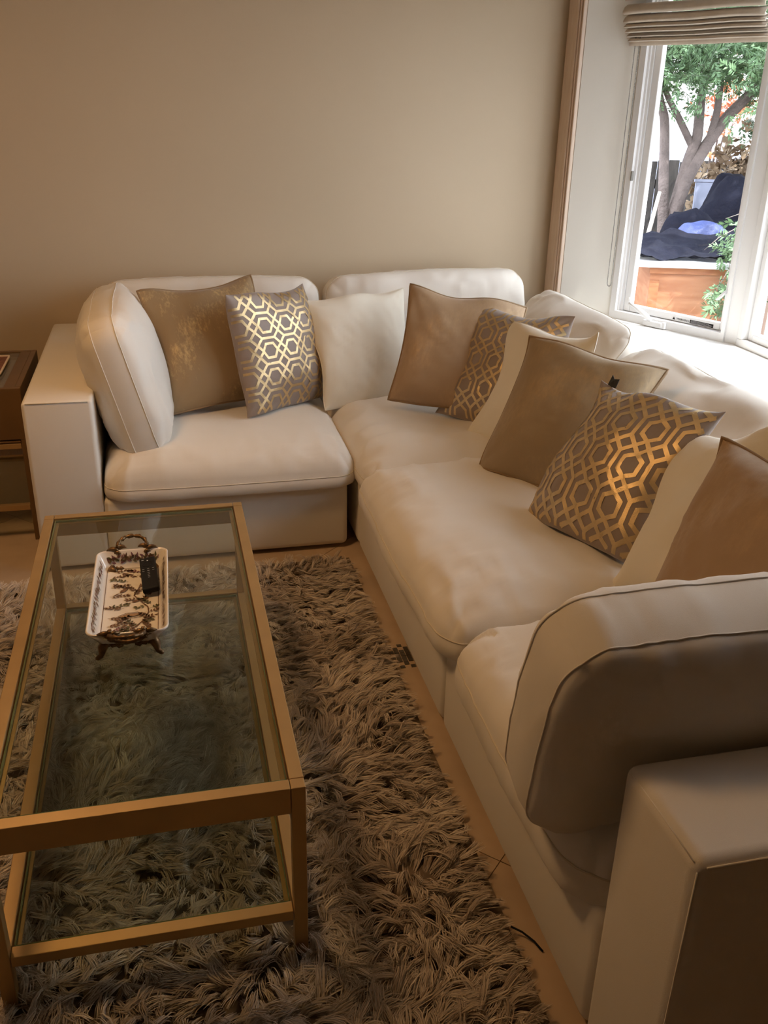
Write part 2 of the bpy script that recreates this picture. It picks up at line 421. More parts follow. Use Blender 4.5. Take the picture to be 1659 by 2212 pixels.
casement('window_1', A1, A2)
casement('window_3', mir(A2), mir(A1), detail=False)
struct(vert_slab('trim_4', A2, A3, SILL, 2.2, .07, M['vinyl'])); struct(vert_slab('trim_5', mir(A3), mir(A2), SILL, 2.2, .07, M['vinyl']))

def long_window():
    a, b = A3, mir(A3); L = abs(b[1]-a[1]); Mx, _ = frame_matrix(np.array((a[0]+.0, a[1])), np.array((b[0], b[1])))
    t = struct(empty('window_2')); t.matrix_world = Mx
    z0, z1 = SILL, 2.19
    box('frame_rail', 0, L, -.06, .012, z0, z0+.03, M['vinyl'], t, bevel=.003); box('frame_rail', 0, L, -.06, .012, z1-.04, z1, M['vinyl'], t, bevel=.003)
    box('frame_stile', 0, .035, -.06, .012, z0+.03, z1-.04, M['vinyl'], t, bevel=.003); box('frame_stile', L-.035, L, -.06, .012, z0+.03, z1-.04, M['vinyl'], t, bevel=.003)
    box('mullion', L/2-.03, L/2+.03, -.06, .008, z0+.03, z1-.04, M['vinyl'], t, bevel=.003)
    for x0, x1 in ((.035, L/2-.03), (L/2+.03, L-.035)):
        for q in ((x0, x0+.03, z0+.03, z1-.04), (x1-.03, x1, z0+.03, z1-.04)): box('sash_stile', q[0], q[1], -.052, -.015, q[2], q[3], M['vinyl'], t, bevel=.004)
        for q in ((z0+.03, z0+.06), (z1-.07, z1-.04)): box('sash_rail', x0+.03, x1-.03, -.052, -.015, q[0], q[1], M['vinyl'], t, bevel=.004)
        box('pane', x0+.026, x1-.026, -.036, -.032, z0+.056, z1-.066, M['wglass'], t)
long_window()

# ------------------------------------------------------------------ roman blinds
def roman_blind(a, b, label, chain=False, drop=1.765, ext=(0.03, .0), k=1.0):
    Mx, L = frame_matrix(np.asarray(a), np.asarray(b))
    t = tag(empty('roman_blind'), label, 'blind', None); t.matrix_world = Mx
    x0, x1 = -ext[0], L+ext[1]
    # stacked folds: each fold is a rounded lip reaching into the room, the lower lips shorter
    prof = [(.018, 2.19), (.024, 2.05)]
    folds = [(.105, 1.925, 1.955), (.118, 1.878, 1.91), (.108, 1.847, 1.873), (.100, 1.83, 1.846), (.088, 1.812, 1.829), (.074, 1.797, 1.811), (.058, 1.78, 1.796)]
    zf = lambda z: 2.19-(2.19-z)*k
    def sheet(name, pr, th=.006):
        P = np.array([(yy, zf(zz)) for yy, zz in pr]); n = len(P); nx = 24
        xs = np.linspace(x0, x1, nx)
        V = []
        for x in xs:
            wv = .004*math.sin(7*x+P[0][1]*9)+.003*math.sin(17*x)
            for yy, zz in P: V.append((x, yy+wv*min(1, yy*9), zz+.35*wv*min(1, yy*9)))
        for x in xs:
            wv = .004*math.sin(7*x+P[0][1]*9)+.003*math.sin(17*x)
            for yy, zz in P: V.append((x, max(.004, yy+wv*min(1, yy*9)-th), zz+.35*wv*min(1, yy*9)+.001))
        F = []
        o = nx*n
        for i in range(nx-1):
            for j in range(n-1):
                a_, b_, c_, d_ = i*n+j, (i+1)*n+j, (i+1)*n+j+1, i*n+j+1
                F += [[a_, b_, c_, d_], [o+d_, o+c_, o+b_, o+a_]]
        for j in range(n-1):
            F += [[j, j+1, o+j+1, o+j], [(nx-1)*n+j+1, (nx-1)*n+j, o+(nx-1)*n+j, o+(nx-1)*n+j+1]]
        for i in range(nx-1):
            F += [[i*n, o+i*n, o+(i+1)*n, (i+1)*n], [i*n+n-1, (i+1)*n+n-1, o+(i+1)*n+n-1, o+i*n+n-1]]
        return mesh(name, V, F, M['blind'], t, smooth=True)
    top_y, top_z = .03, 2.19
    for kk, (yy, zl, zt) in enumerate(folds):
        back = .022
        if kk == 0:
            pr = [(.03, 2.19), (.045, 2.10), (.07, 2.03), (.092, 1.975), (.103, 1.945), (yy, zl+.006), (yy-.004, zl), (yy-.02, zl+.004), (.05, zl+.02), (back, zl+.03)]
        else:
            pr = [(back, zt+.012), (yy-.03, zt+.006), (yy-.010, zt-.004), (yy, (zl+zt)/2-.004), (yy-.001, zl+.004), (yy-.007, zl), (yy-.02, zl+.004), (back, zl+.012)]
        sheet('fold', pr)
    sheet('hem', [(.02, 1.80), (.046, 1.79), (.050, 1.782), (.048, drop+.002), (.044, drop), (.03, drop+.002)])
    box('head_rail', x0+.005, x1-.005, .0, .028, 2.15, 2.19, M['vinyl'], t)
    if chain:
        for dx in (-.0, .021):
            pts = [(x0+.03+dx, .045, z) for z in np.linspace(1.80, .80, 12)]
            VV, FF, o = [], [], 0
            V, F = tube_arrays(pts, .0012, False, 5)
            mesh('cord', V, F, M['chain'], t, smooth=True)
        a_ = np.linspace(0, np.pi, 9)
        loop = [(x0+.03+.0105-.0105*math.cos(q), .045, .80-.014*math.sin(q)) for q in a_]
        tube('cord', loop, .0012, M['chain'], t, n=5)
        oc = np.array([(1, 0, 0), (-1, 0, 0), (0, 1, 0), (0, -1, 0), (0, 0, 1), (0, 0, -1)])*.0034
        of = [(0, 2, 4), (2, 1, 4), (1, 3, 4), (3, 0, 4), (2, 0, 5), (1, 2, 5), (3, 1, 5), (0, 3, 5)]
        V, F = [], []
        cs = [(x0+.03+dx, .045, z) for dx in (0, .021) for z in np.arange(.80, 1.80, .0065)] + loop
        for c in cs:
            F += [tuple(i+len(V) for i in f) for f in of]; V += [tuple(np.array(c)+q) for q in oc]
        tag(mesh('bead_chain', V, np.array(F), M['chain'], t, smooth=True), kind='stuff')
    return t
roman_blind(A1, A2, 'oatmeal roman blind with bead chain drawn up over the angled casement window', True, ext=(.035, .0))
roman_blind(A3+np.array((-.01, -.05)), mir(A3)+np.array((-.01, .05)), 'wide oatmeal roman blind drawn up over the long bay window', drop=1.765, ext=(0, 0), k=.5)

# ------------------------------------------------------------------ cushions and sofa
def cube_surface(nx, ny, nz):
    """unit cube surface grid, shared edges merged; denser towards the edges"""
    def sp(n): 
        t = np.linspace(-1, 1, n+1); return np.sign(t)*(1-(1-np.abs(t))**1.5)
    X, Y, Z = sp(nx), sp(ny), sp(nz)
    pts = {}; V = []; F = []
    def idx(i, j, k):
        q = (i, j, k)
        if q not in pts: pts[q] = len(V); V.append((X[i], Y[j], Z[k]))
        return pts[q]
    for i in range(nx):
        for j in range(ny):
            F.append([idx(i, j, nz), idx(i+1, j, nz), idx(i+1, j+1, nz), idx(i, j+1, nz)])
            F.append([idx(i, j, 0), idx(i, j+1, 0), idx(i+1, j+1, 0), idx(i+1, j, 0)])
    for i in range(nx):
        for k in range(nz):
            F.append([idx(i, 0, k), idx(i+1, 0, k), idx(i+1, 0, k+1), idx(i, 0, k+1)])
            F.append([idx(i, ny, k), idx(i, ny, k+1), idx(i+1, ny, k+1), idx(i+1, ny, k)])
    for j in range(ny):
        for k in range(nz):
            F.append([idx(0, j, k), idx(0, j, k+1), idx(0, j+1, k+1), idx(0, j+1, k)])
            F.append([idx(nx, j, k), idx(nx, j+1, k), idx(nx, j+1, k+1), idx(nx, j, k+1)])
    return np.array(V), np.array(F)

class Cushion:
    """soft box cushion: a sewn band between two faces that dome up from it; wrinkles gather at the seams"""
    def __init__(s, size, r_plan, seed, flat='z', band=None, power=5.0, wr=.004, lump=.008, dents=(), belly=.012):
        s.h = np.array(size)/2; s.rp, s.seed, s.flat, s.pw, s.wr, s.lump, s.dents, s.belly = r_plan, seed, flat, power, wr, lump, dents, belly
        s.ax = {'z': 2, 'y': 1, 'x': 0}[flat]; s.o = [i for i in range(3) if i != s.ax]
        ht = s.h[s.ax]; s.lo, s.hi = band if band else (-ht*.5, ht*.5)
    def __call__(s, p):
        p = np.asarray(p, float); ax, o = s.ax, s.o
        a = p[:, o]*s.h[o]; ha = s.h[o]
        inn = np.clip(a, -(ha-s.rp), ha-s.rp); d = a-inn
        L = np.linalg.norm(d, axis=1); mx = np.abs(d).max(1)
        a = inn + d*np.where(L > 1e-9, mx/np.maximum(L, 1e-9), 1)[:, None]
        u, v = p[:, o[0]], p[:, o[1]]; q = p[:, ax]; ht = s.h[ax]
        B = np.sqrt(np.maximum(0, (1-np.abs(u)**s.pw)*(1-np.abs(v)**s.pw)))
        mid, hb = (s.lo+s.hi)/2, (s.hi-s.lo)/2
        top, bot = q > .9999, q < -.9999
        hz = mid + q*hb
        hz = np.where(top, s.hi+(ht-s.hi)*B, hz); hz = np.where(bot, s.lo-(ht+s.lo)*B, hz)
        out = np.zeros_like(p); out[:, o] = a; out[:, ax] = hz
        lum = fbm(out*4.2+s.seed, s.seed, 2)*s.lump
        w1 = fbm(out*np.array([15, 4, 7])+s.seed*3, s.seed+5, 2); w2 = fbm(out*np.array([4, 15, 7])+s.seed*2, s.seed+9, 2)
        rid = (1-np.abs(w1))**4*np.clip(np.abs(v), .2, 1)**2 + (1-np.abs(w2))**4*np.clip(np.abs(u), .2, 1)**2
        dsp = (lum + s.wr*(rid*1.5-.5))
        out[:, ax] += np.where(top, 1, np.where(bot, -.12 if s.flat == 'z' else -1, 0))*dsp*np.minimum(1, B*1.6)
        nrm = d/np.maximum(L, 1e-9)[:, None]
        c = np.sign(u)*0
        side = np.where(np.abs(u) >= np.abs(v), 1, 0)
        n2 = np.stack([np.sign(u)*side, np.sign(v)*(1-side)], -1); n2 = np.where((L > 1e-6)[:, None], nrm, n2)
        rim = np.max(np.abs(p[:, o]), axis=1) > .9999
        belly = s.belly*(1-q**2)*.4 + s.belly*(1-np.minimum(np.abs(u), np.abs(v))**2)
        out[:, o] += n2*((belly+dsp*.3)*rim)[:, None]
        near = np.clip((np.max(np.abs(p[:, o]), axis=1)-.8)/.2, 0, 1)**2*(~rim)
        out[:, o] += n2*((s.belly*(1-np.minimum(np.abs(u), np.abs(v))**2)+dsp*.3)*near)[:, None]
        for (cu, cv, rad, dep) in s.dents:
            g = np.exp(-(((u-cu)**2+(v-cv)**2)/rad**2)); out[:, ax] -= top*g*dep*B
        return out
    def loop(s, level, n=200, grow=.0008):
        o = s.o
        t = np.linspace(0, 4, n, endpoint=False); pu = np.zeros((n, 3)); k = t.astype(int); f = (t-k)*2-1
        f = np.sign(f)*(1-(1-np.abs(f))**1.3)
        pu[:, o[0]] = np.choose(k, [f, np.ones(n), -f, -np.ones(n)]); pu[:, o[1]] = np.choose(k, [-np.ones(n), f, np.ones(n), -f])
        pu[:, s.ax] = level*.9995
        P = s(pu); d = P-P.mean(0); d[:, s.ax] = 0; d /= np.linalg.norm(d, axis=1)[:, None]
        return P + d*grow

def soft(name, cu, mat, parent, M4, n=(44, 44, 12), loops=(), prad=.0019, pmat=None):
    V, F = cube_surface(*n)
    P = cu(V); R = np.array(M4); P = P@R[:3, :3].T + R[:3, 3]
    o = mesh(name, P, F, mat, parent, smooth=True)
    for lv in loops:
        L = cu.loop(lv)@R[:3, :3].T + R[:3, 3]
        tube('piping', L, prad, pmat or M['piping'], o, closed=True, n=6)
    return o

def RT(loc, rx=0, ry=0, rz=0):
    return np.array(Matrix.Translation(loc) @ Matrix.Rotation(rz, 4, 'Z') @ Matrix.Rotation(ry, 4, 'Y') @ Matrix.Rotation(rx, 4, 'X'))

def local(loc, origin): return tuple(np.array(loc)-np.array(origin))

def sofa_box(name, x0, x1, y0, y1, z0, z1, parent, O, r=.022, seam=None):
    bm = bmesh.new(); bm_box(bm, x0-O[0], x1-O[0], y0-O[1], y1-O[1], z0-O[2], z1-O[2])
    bmesh.ops.bevel(bm, geom=list(bm.edges), offset=r, segments=4, affect='EDGES', profile=.5)
    return from_bm(name, bm, M['linen'], parent, smooth=True)

BZ = .262     # top of the upholstered bases
def base_feet(t, O, xs, ys):
    for x in xs:
        for y in ys: box('foot', x-.03-O[0], x+.03-O[0], y-.03-O[1], y+.03-O[1], 0, .02, M['black'], t)

# 1. section against the beige wall, arm beside the end table
O = (-.55, -.6, 0)
t = thing('sofa_section', 'ivory linen sofa section with square arm beside the brass end table', 'sofa', O)
base_feet(t, O, (-1.05, -.12), (-1.1, -.12))
sofa_box('base', -.897, -.037, -1.19, -.015, .014, BZ, t, O)
a_ = sofa_box('arm', -1.1215, -.898, -1.19, -.015, .014, .62, t, O, r=.014)
ed = [(-1.1075, -1.1905, .6155), (-.912, -1.1905, .6155)]
tube('seam', [local(q, O) for q in ed], .0016, M['piping'], a_, n=5)
sofa_box('back', -.897, -.037, -.125, -.015, BZ, .64, t, O)
soft('seat_cushion', Cushion((.875, .93, .175), .075, 3, band=(-.07, -.03), power=7, wr=.006, lump=.007, dents=((-.1, .2, .5, .012),)), M['linen'], t,
     RT(local((-.447, -.758, .335), O)), n=(60, 60, 6), loops=(1,))
soft('back_cushion', Cushion((.89, .22, .45), .07, 11, 'y', wr=.005, lump=.01), M['linen'], t,
     RT(local((-.442, -.245, .605), O), rx=-.16), n=(60, 6, 36), loops=(-1, 1))

# 2. corner section
O = (.6, -.6, 0)
t = thing('sofa_section', 'ivory linen corner sofa section where the two runs of seating meet', 'sofa', O)
base_feet(t, O, (.1, 1.05), (-1.1, -.12))
sofa_box('base', 0.0, 1.155, -1.205, -.015, .014, .285, t, O)
sofa_box('back', 0.0, 1.155, -.125, -.015, .285, .64, t, O); sofa_box('back', 1.045, 1.155, -1.205, -.126, .285, .50, t, O)
soft('seat_cushion', Cushion((.97, 1.05, .18), .07, 23, band=(-.07, -.03), power=7, wr=.011, lump=.011, dents=((-.2, -.2, .35, .018), (.2, .4, .5, .015))), M['linen'], t,
     RT(local((.478, -.815, .345), O), rz=.01), n=(60, 60, 6), loops=(1,))
soft('back_cushion', Cushion((.89, .23, .47), .075, 31, 'y', wr=.006, lump=.013), M['linen'], t,
     RT(local((.495, -.25, .605), O), rx=-.17, ry=-.02), n=(60, 6, 36), loops=(-1, 1))
soft('back_cushion', Cushion((.27, .88, .43), .09, 37, 'x', power=2.8, wr=.009, lump=.02), M['linen'], t,
     RT(local((.915, -.82, .585), O), ry=.72), n=(6, 60, 36), loops=(-1, 1))

# 3. middle section under the window
O = (.6, -1.76, 0)
t = thing('sofa_section', 'ivory linen armless sofa section in the middle of the run under the bay window', 'sofa', O)
base_feet(t, O, (.1, 1.05), (-1.3, -2.2))
sofa_box('base', 0.0, 1.155, -2.308, -1.208, .014, .285, t, O)
sofa_box('back', 1.045, 1.155, -2.308, -1.208, .285, .50, t, O)
soft('seat_cushion', Cushion((1.0, 1.065, .185), .08, 43, band=(-.07, -.02), power=7, wr=.009, lump=.010, dents=((-.3, .1, .4, .012), (.1, -.5, .35, .012))), M['linen'], t,
     RT(local((.462, -1.885, .347), O)), n=(64, 64, 6), loops=(1,))
soft('back_cushion', Cushion((.27, 1.01, .42), .09, 47, 'x', power=2.8, wr=.011, lump=.022), M['linen'], t,
     RT(local((.905, -1.79, .572), O), ry=.86), n=(6, 64, 36), loops=(-1, 1))

# 4. end section with the near arm
O = (.6, -2.85, 0)
t = thing('sofa_section', 'ivory linen end sofa section with square arm at the open end under the bay window', 'sofa', O)
base_feet(t, O, (.1, 1.05), (-2.4, -3.36))
sofa_box('base', 0.0, 1.155, -3.226, -2.312, .014, .285, t, O)
a_ = sofa_box('arm', -.004, 1.155, -3.4457, -3.2277, .014, .62, t, O, r=.022)
tube('seam', [local(q, O) for q in ((.012, -3.444, .610), (.5, -3.444, .612), (1.14, -3.444, .612))], .0018, M['linen'], a_, n=6)
tube('seam', [local(q, O) for q in ((-.002, -3.43, .03), (-.001, -3.4405, .3), (.001, -3.440, .60))], .0014, M['linen'], a_, n=6)
tube('seam', [local(q, O) for q in ((.0, -3.43, .611), (.0, -3.34, .6125), (.0, -3.245, .611))], .0012, M['linen'], a_, n=6)
sofa_box('back', 1.045, 1.155, -3.226, -2.312, .285, .50, t, O)
soft('seat_cushion', Cushion((.99, .78, .185), .11, 53, band=(-.07, -.005), power=6, wr=.007, lump=.012), M['linen'], t,
     RT(local((.462, -2.826, .347), O)), n=(64, 60, 6), loops=(1,))
soft('back_cushion', Cushion((.27, .87, .42), .09, 59, 'x', power=2.8, wr=.011, lump=.022), M['linen'], t,
     RT(local((.905, -2.75, .570), O), ry=.86), n=(6, 60, 36), loops=(-1, 1))

# loose box cushions standing against the two arms
def side_cushion(label, size, M4, seed, flat, n, band):
    t = tag(empty('side_cushion'), label, 'cushion'); t.matrix_world = Matrix(M4.tolist())
    soft('cover', Cushion(size, .075, seed, flat, band=band, power=3.2, wr=.009, lump=.014), M['linen'], t, np.eye(4), n=n, loops=(-1, 1), prad=.0019, pmat=M['linen'])
    return t
side_cushion('large ivory box cushion leaning on the sofa arm beside the brass end table', (.27, .73, .50), RT((-.795, -.765, .61), ry=-.26), 61, 'x', (6, 48, 40), (-.035, .045))
side_cushion('large ivory box cushion leaning on the sofa arm at the open end', (.80, .27, .44), RT((.31, -3.085, .594), rx=.22, rz=-.02), 67, 'y', (56, 6, 40), (-.06, .055))

# ------------------------------------------------------------------ throw pillows
def pillow_R(yaw, lean, roll):
    cy, sy, cl, sl, cr, sr = math.cos(yaw), math.sin(yaw), math.cos(lean), math.sin(lean), math.cos(roll), math.sin(roll)
    Rz = np.array([[cy, -sy, 0], [sy, cy, 0], [0, 0, 1]]); Rx = np.array([[1, 0, 0], [0, cl, sl], [0, -sl, cl]]); Ry = np.array([[cr, 0, -sr], [0, 1, 0], [sr, 0, cr]])
    return Rz@Rx@Ry

class Pillow:
    def __init__(s, w, h, T, seed, wr=.005, pinch=.085, bend=0.0):
        s.w, s.h, s.T, s.seed, s.wr, s.pinch, s.bend = w, h, T, seed, wr, pinch, bend
    def S(s, u, v, side):
        u, v = np.asarray(u, float), np.asarray(v, float)
        cu, cv = np.cos(u*np.pi/2), np.cos(v*np.pi/2)
        x = s.w/2*u*(1-s.pinch*cv); z = s.h/2*v*(1-np.where(v > 0, s.pinch, .015)*cu)+s.h/2
        f = np.maximum(0, (1-np.abs(u)**2.6)*(1-np.abs(v)**2.6))
        y = side*s.T*f**.55
        # settled weight: fuller low down
        y *= 1+.16*(-v)*(1-v*v)
        q = np.stack([x*9+s.seed, z*9, np.full_like(x, side*3.1+s.seed)], -1)
        lum = vnoise(q, s.seed)*.010
        ang = np.arctan2(v-np.sign(v)*1.0, u-np.sign(u)*1.0)      # creases fan out of the corners
        cd = np.hypot(np.abs(u)-1, np.abs(v)-1)
        cor = np.sin(ang*11+s.seed)*np.exp(-cd*2.4)*np.minimum(1, cd*5)
        w1 = fbm(np.stack([x*30+2*z*10, z*8-x*6, np.full_like(x, s.seed+side)], -1), s.seed+3, 2)
        rid = (1-np.abs(w1))**5
        y = y + side*f**.6*(lum + s.wr*(cor*.9 + rid*.9-.25))
        y = y + s.bend*(u**2)*.5
        # the edges ripple and the ears flop a little
        e4 = np.maximum(np.abs(u), np.abs(v))**6
        y = y + e4*(.014*np.sin(2.3*u+3.1*v+s.seed)+.010*np.sin(5.7*u-4.1*v+s.seed*2)) - .03*(np.abs(u*v)**4)*np.sin(s.seed*1.7+2*u+v)
        z = z + .006*e4*np.sin(4.1*u+s.seed)*(v > 0)
        return np.stack([x, y, z], -1)

def pillow(label, kind, q, cell=(.106, .098, .0098), T=.072, seed=1, flip=False, mat=None, rot90=False, group=None, wr=.005, push=0):
    x, y, z, yaw, lean, roll, w_, h_ = q
    R = pillow_R(yaw, lean, roll)
    t = tag(empty('throw_pillow', (x, y, z), R), label, 'pillow', group)
    P = Pillow(w_*1.03, h_*1.03, T, seed, wr, bend=.02*math.sin(seed))
    n = 46
    g = np.sin(np.linspace(-1, 1, n+1)*np.pi/2); U, Vv = np.meshgrid(g, g, indexing='ij')
    A = P.S(U, Vv, -1).reshape(-1, 3); B = P.S(U, Vv, 1).reshape(-1, 3)
    N = n+1; idx = np.arange(N*N).reshape(N, N)
    F1 = np.stack([idx[:-1, :-1], idx[1:, :-1], idx[1:, 1:], idx[:-1, 1:]], -1).reshape(-1, 4)
    bd = np.zeros((N, N), bool); bd[0] = bd[-1] = True; bd[:, 0] = bd[:, -1] = True
    mapB = np.where(bd.ravel(), np.arange(N*N), -1); k = N*N
    free = np.where(mapB < 0)[0]; mapB[free] = k+np.arange(len(free))
    F2 = mapB[F1][:, ::-1]
    cover = mesh('cover', np.vstack([A, B[free]]), np.vstack([F1, F2]), mat, t, smooth=True)
    if kind == 'gold':
        e = np.linspace(-1, 1, 40, endpoint=False); o_ = np.ones(40)
        uu = np.concatenate([e, o_, -e, -o_]); vv = np.concatenate([-o_, e, o_, -e])
        tube('piping', P.S(uu, vv, -1), .0052, M['gold_pipe'], t, closed=True, n=6)
    if kind == 'ivory':
        e = np.linspace(-1, 1, 40, endpoint=False); o_ = np.ones(40)
        uu = np.concatenate([e, o_, -e, -o_]); vv = np.concatenate([-o_, e, o_, -e])
        tube('seam', P.S(uu, vv, -1), .0022, M['throw'], t, closed=True, n=6)
    if kind == 'foil':
        a, b, lw = cell; rh, c = .31, .27
        segs = []
        hx = [(rh, 0), (rh*.52, .27), (-rh*.52, .27), (-rh, 0), (-rh*.52, -.27), (rh*.52, -.27)]
        for i in range(-4, 5):
            for j in range(-4, 5):
                cx, cz = i*a, j*b
                pt = lambda px, pz: (cx+px*a, cz+pz*b)
                for k_ in range(6): segs.append((pt(*hx[k_]), pt(*hx[(k_+1) % 6])))
                segs.append((pt(-c, .5), pt(c, .5)))
                for sg in (.5, -.5):
                    segs.append((pt(rh, 0), pt(1-c, sg))); segs.append((pt(1-rh, 0), pt(c, sg)))
        V, F = [], []
        for (p0, p1) in segs:
            p0, p1 = np.array(p0), np.array(p1); d = p1-p0; L = np.linalg.norm(d); d /= L; nn = np.array((-d[1], d[0]))
            p0 = p0-d*lw*.28; p1 = p1+d*lw*.28; m = 7
            prev = None
            for s_ in np.linspace(0, 1, m):
                cpt = p0+(p1-p0)*s_; row = []
                for e in (-.5, 0, .5):
                    qq = cpt+nn*lw*e
                    if rot90: qq = np.array((-qq[1], qq[0]))
                    row.append((qq[0]/(w_*.5), qq[1]/(h_*.5)))
                ok = all(max(abs(r_[0]), abs(r_[1])) < .992 for r_ in row)
                if not ok: prev = None; continue
                st = len(V); V += row
                if prev is not None:
                    for k_ in (0, 1): F.append([prev+k_, prev+k_+1, st+k_+1, st+k_])
                prev = st
        V = np.array(V); P3 = P.S(V[:, 0], V[:, 1], -1)
        # lift along the local normal a hair above the cloth
        e_ = 1e-3; du = P.S(V[:, 0]+e_, V[:, 1], -1)-P.S(V[:, 0]-e_, V[:, 1], -1); dv = P.S(V[:, 0], V[:, 1]+e_, -1)-P.S(V[:, 0], V[:, 1]-e_, -1)
        nr = np.cross(du, dv); nr /= np.linalg.norm(nr, axis=1)[:, None]+1e-12; nr[nr[:, 1] > 0] *= -1
        mesh('foil_trellis', P3+nr*.0011, np.array(F), M['foil'], t, smooth=True)
    if push: t.location = Vector(t.location)+Vector(push)
    return t, P

PQ = dict(
 P1=[-0.417, -0.723, 0.446, 0.321, 0.517, 0.057, 0.468, 0.467], P2=[-0.182, -0.728, 0.417, 0.663, 0.276, -0.037, 0.455, 0.452],
 P3=[0.177, -0.674, 0.399, 0.312, 0.441, 0.0, 0.452, 0.446], P4=[0.404, -0.945, 0.445, -0.253, 0.526, -0.159, 0.457, 0.455],
 P5=[0.499, -1.09, 0.419, -1.044, 0.534, 0.043, 0.456, 0.453], P6=[0.522, -1.364, 0.416, -1.256, 0.424, 0.087, 0.434, 0.435],
 P7=[0.468, -1.724, 0.429, -0.919, 0.558, -0.035, 0.462, 0.461], P8=[0.425, -2.108, 0.430, -1.367, 0.647, 0.115, 0.462, 0.46],
 P9=[0.45, -2.562, 0.485, -1.716, 0.571, 0.419, 0.455, 0.45], P10=[0.392, -2.768, 0.467, -1.7, 0.503, 0.243, 0.46, 0.459])
pillow('gold pillow with crackled shimmer beside the large box cushion near the end table', 'gold', PQ['P1'], seed=4, mat=M['gold_a'], wr=.007)
pillow('taupe pillow with pale gold foil trellis between a gold and an ivory pillow', 'foil', PQ['P2'], seed=9, mat=M['taupe'], wr=.003)
pillow('plain ivory pillow sitting upright at the corner, facing the room in full', 'ivory', PQ['P3'], seed=14, mat=M['throw'])
pillow('bronze gold pillow with piping in the corner, beside the upright ivory pillow', 'gold', PQ['P4'], seed=19, mat=M['gold_b'], wr=.006)
pillow('dark taupe pillow with gold foil trellis overlapping the bronze pillow in the corner', 'foil', PQ['P5'], seed=24, mat=M['taupe'], rot90=True, wr=.004)
pillow('ivory pillow almost hidden behind the olive gold pillow on the middle seat', 'ivory', PQ['P6'], seed=29, mat=M['throw'], T=.05)
pillow('olive gold pillow with dark piping on the middle seat, partly behind the tagged trellis pillow', 'gold', PQ['P7'], seed=34, mat=M['gold_c'], wr=.006)
t8, P8 = pillow('taupe pillow with gold foil trellis and a small black fabric tag at its corner', 'foil', PQ['P8'], seed=39, mat=M['taupe'], rot90=True, wr=.003, cell=(.118, .108, .0125))
pillow('ivory pillow squeezed between the tagged trellis pillow and a bronze pillow on the end seat', 'ivory', PQ['P9'], seed=44, mat=M['throw'], T=.05)
pillow('bronze gold pillow next to the large cushion on the arm at the open end', 'gold', PQ['P10'], seed=49, mat=M['gold_b'], wr=.007)
# black tag sewn into the corner of the tagged pillow
c8 = P8.S(np.array([-.86]), np.array([1.0]), -1)[0]
tg = [c8+np.array(q) for q in ((-.012, 0, -.002), (.030, -.004, -.004), (.034, -.012, .022), (.012, -.010, .020), (-.008, -.006, .034))]
tg2 = [q+np.array((0, .0016, 0)) for q in tg]
tgo = mesh('tag', tg+tg2, [[0, 1, 2, 3, 4], [9, 8, 7, 6, 5]]+[[i, (i+1) % 5, 5+(i+1) % 5, 5+i] for i in range(5)], M['black_tag'], t8)
tag(tgo, 'small black woven tag')

# ------------------------------------------------------------------ coffee table
TX0, TX1, TY0, TY1, TH = -1.0214, -.4606, -2.9656, -1.6769, .4289
O = ((TX0+TX1)/2, (TY0+TY1)/2, 0)
ct = thing('coffee_table', 'brass framed coffee table with glass top and lower glass shelf on the shag rug', 'table', O)
def tb(name, x0, x1, y0, y1, z0, z1, mat, bevel=.0015):
    return box(name, x0-O[0], x1-O[0], y0-O[1], y1-O[1], z0, z1, mat, ct, bevel=bevel)
LW = .026
for x in (TX0, TX1-LW):
    for y in (TY0, TY1-LW): tb('leg', x, x+LW, y, y+LW, .003, TH, M['brass'])
g = .0012
for y in (TY0, TY1-LW): tb('top_rail', TX0+LW+g, TX1-LW-g, y, y+LW, TH-.057, TH, M['brass'])
for x in (TX0, TX1-LW): tb('top_rail', x, x+LW, TY0+LW+g, TY1-LW-g, TH-.057, TH, M['brass'])
for y in (TY0, TY1-LW): tb('shelf_rail', TX0+LW+g, TX1-LW-g, y, y+LW, .113, .136, M['brass'])
for x in (TX0, TX1-LW): tb('shelf_rail', x, x+LW, TY0+LW+g, TY1-LW-g, .113, .136, M['brass'])
def glass_pane(name, z0, z1, ledge):
    x0, x1, y0, y1 = TX0+LW+.004, TX1-LW-.004, TY0+LW+.004, TY1-LW-.004
    gp = tb(name, x0, x1, y0, y1, z0, z1, M['tglass'], 0)
    bm = bmesh.new()
    for q in ((x0-.0003, x0+.0022, y0, y1), (x1-.0022, x1+.0003, y0, y1), (x0, x1, y0-.0003, y0+.0022), (x0, x1, y1-.0022, y1+.0003)):
        bm_box(bm, q[0]-O[0], q[1]-O[0], q[2]-O[1], q[3]-O[1], z0+.0006, z1-.0006)
    from_bm('glass_edge', bm, M['tedge'], gp)
    # thin ledge that carries the pane
    for q in ((x0-.003, x0+.010, y0, y1), (x1-.010, x1+.003, y0, y1), (x0+.011, x1-.011, y0-.003, y0+.010), (x0+.011, x1-.011, y1-.010, y1+.003)):
        tb('ledge', q[0], q[1], q[2], q[3], ledge-.004, ledge-.0005, M['brass'], 0)
glass_pane('glass_top', .417, .425, .417)
glass_pane('glass_shelf', .124, .132, .124)

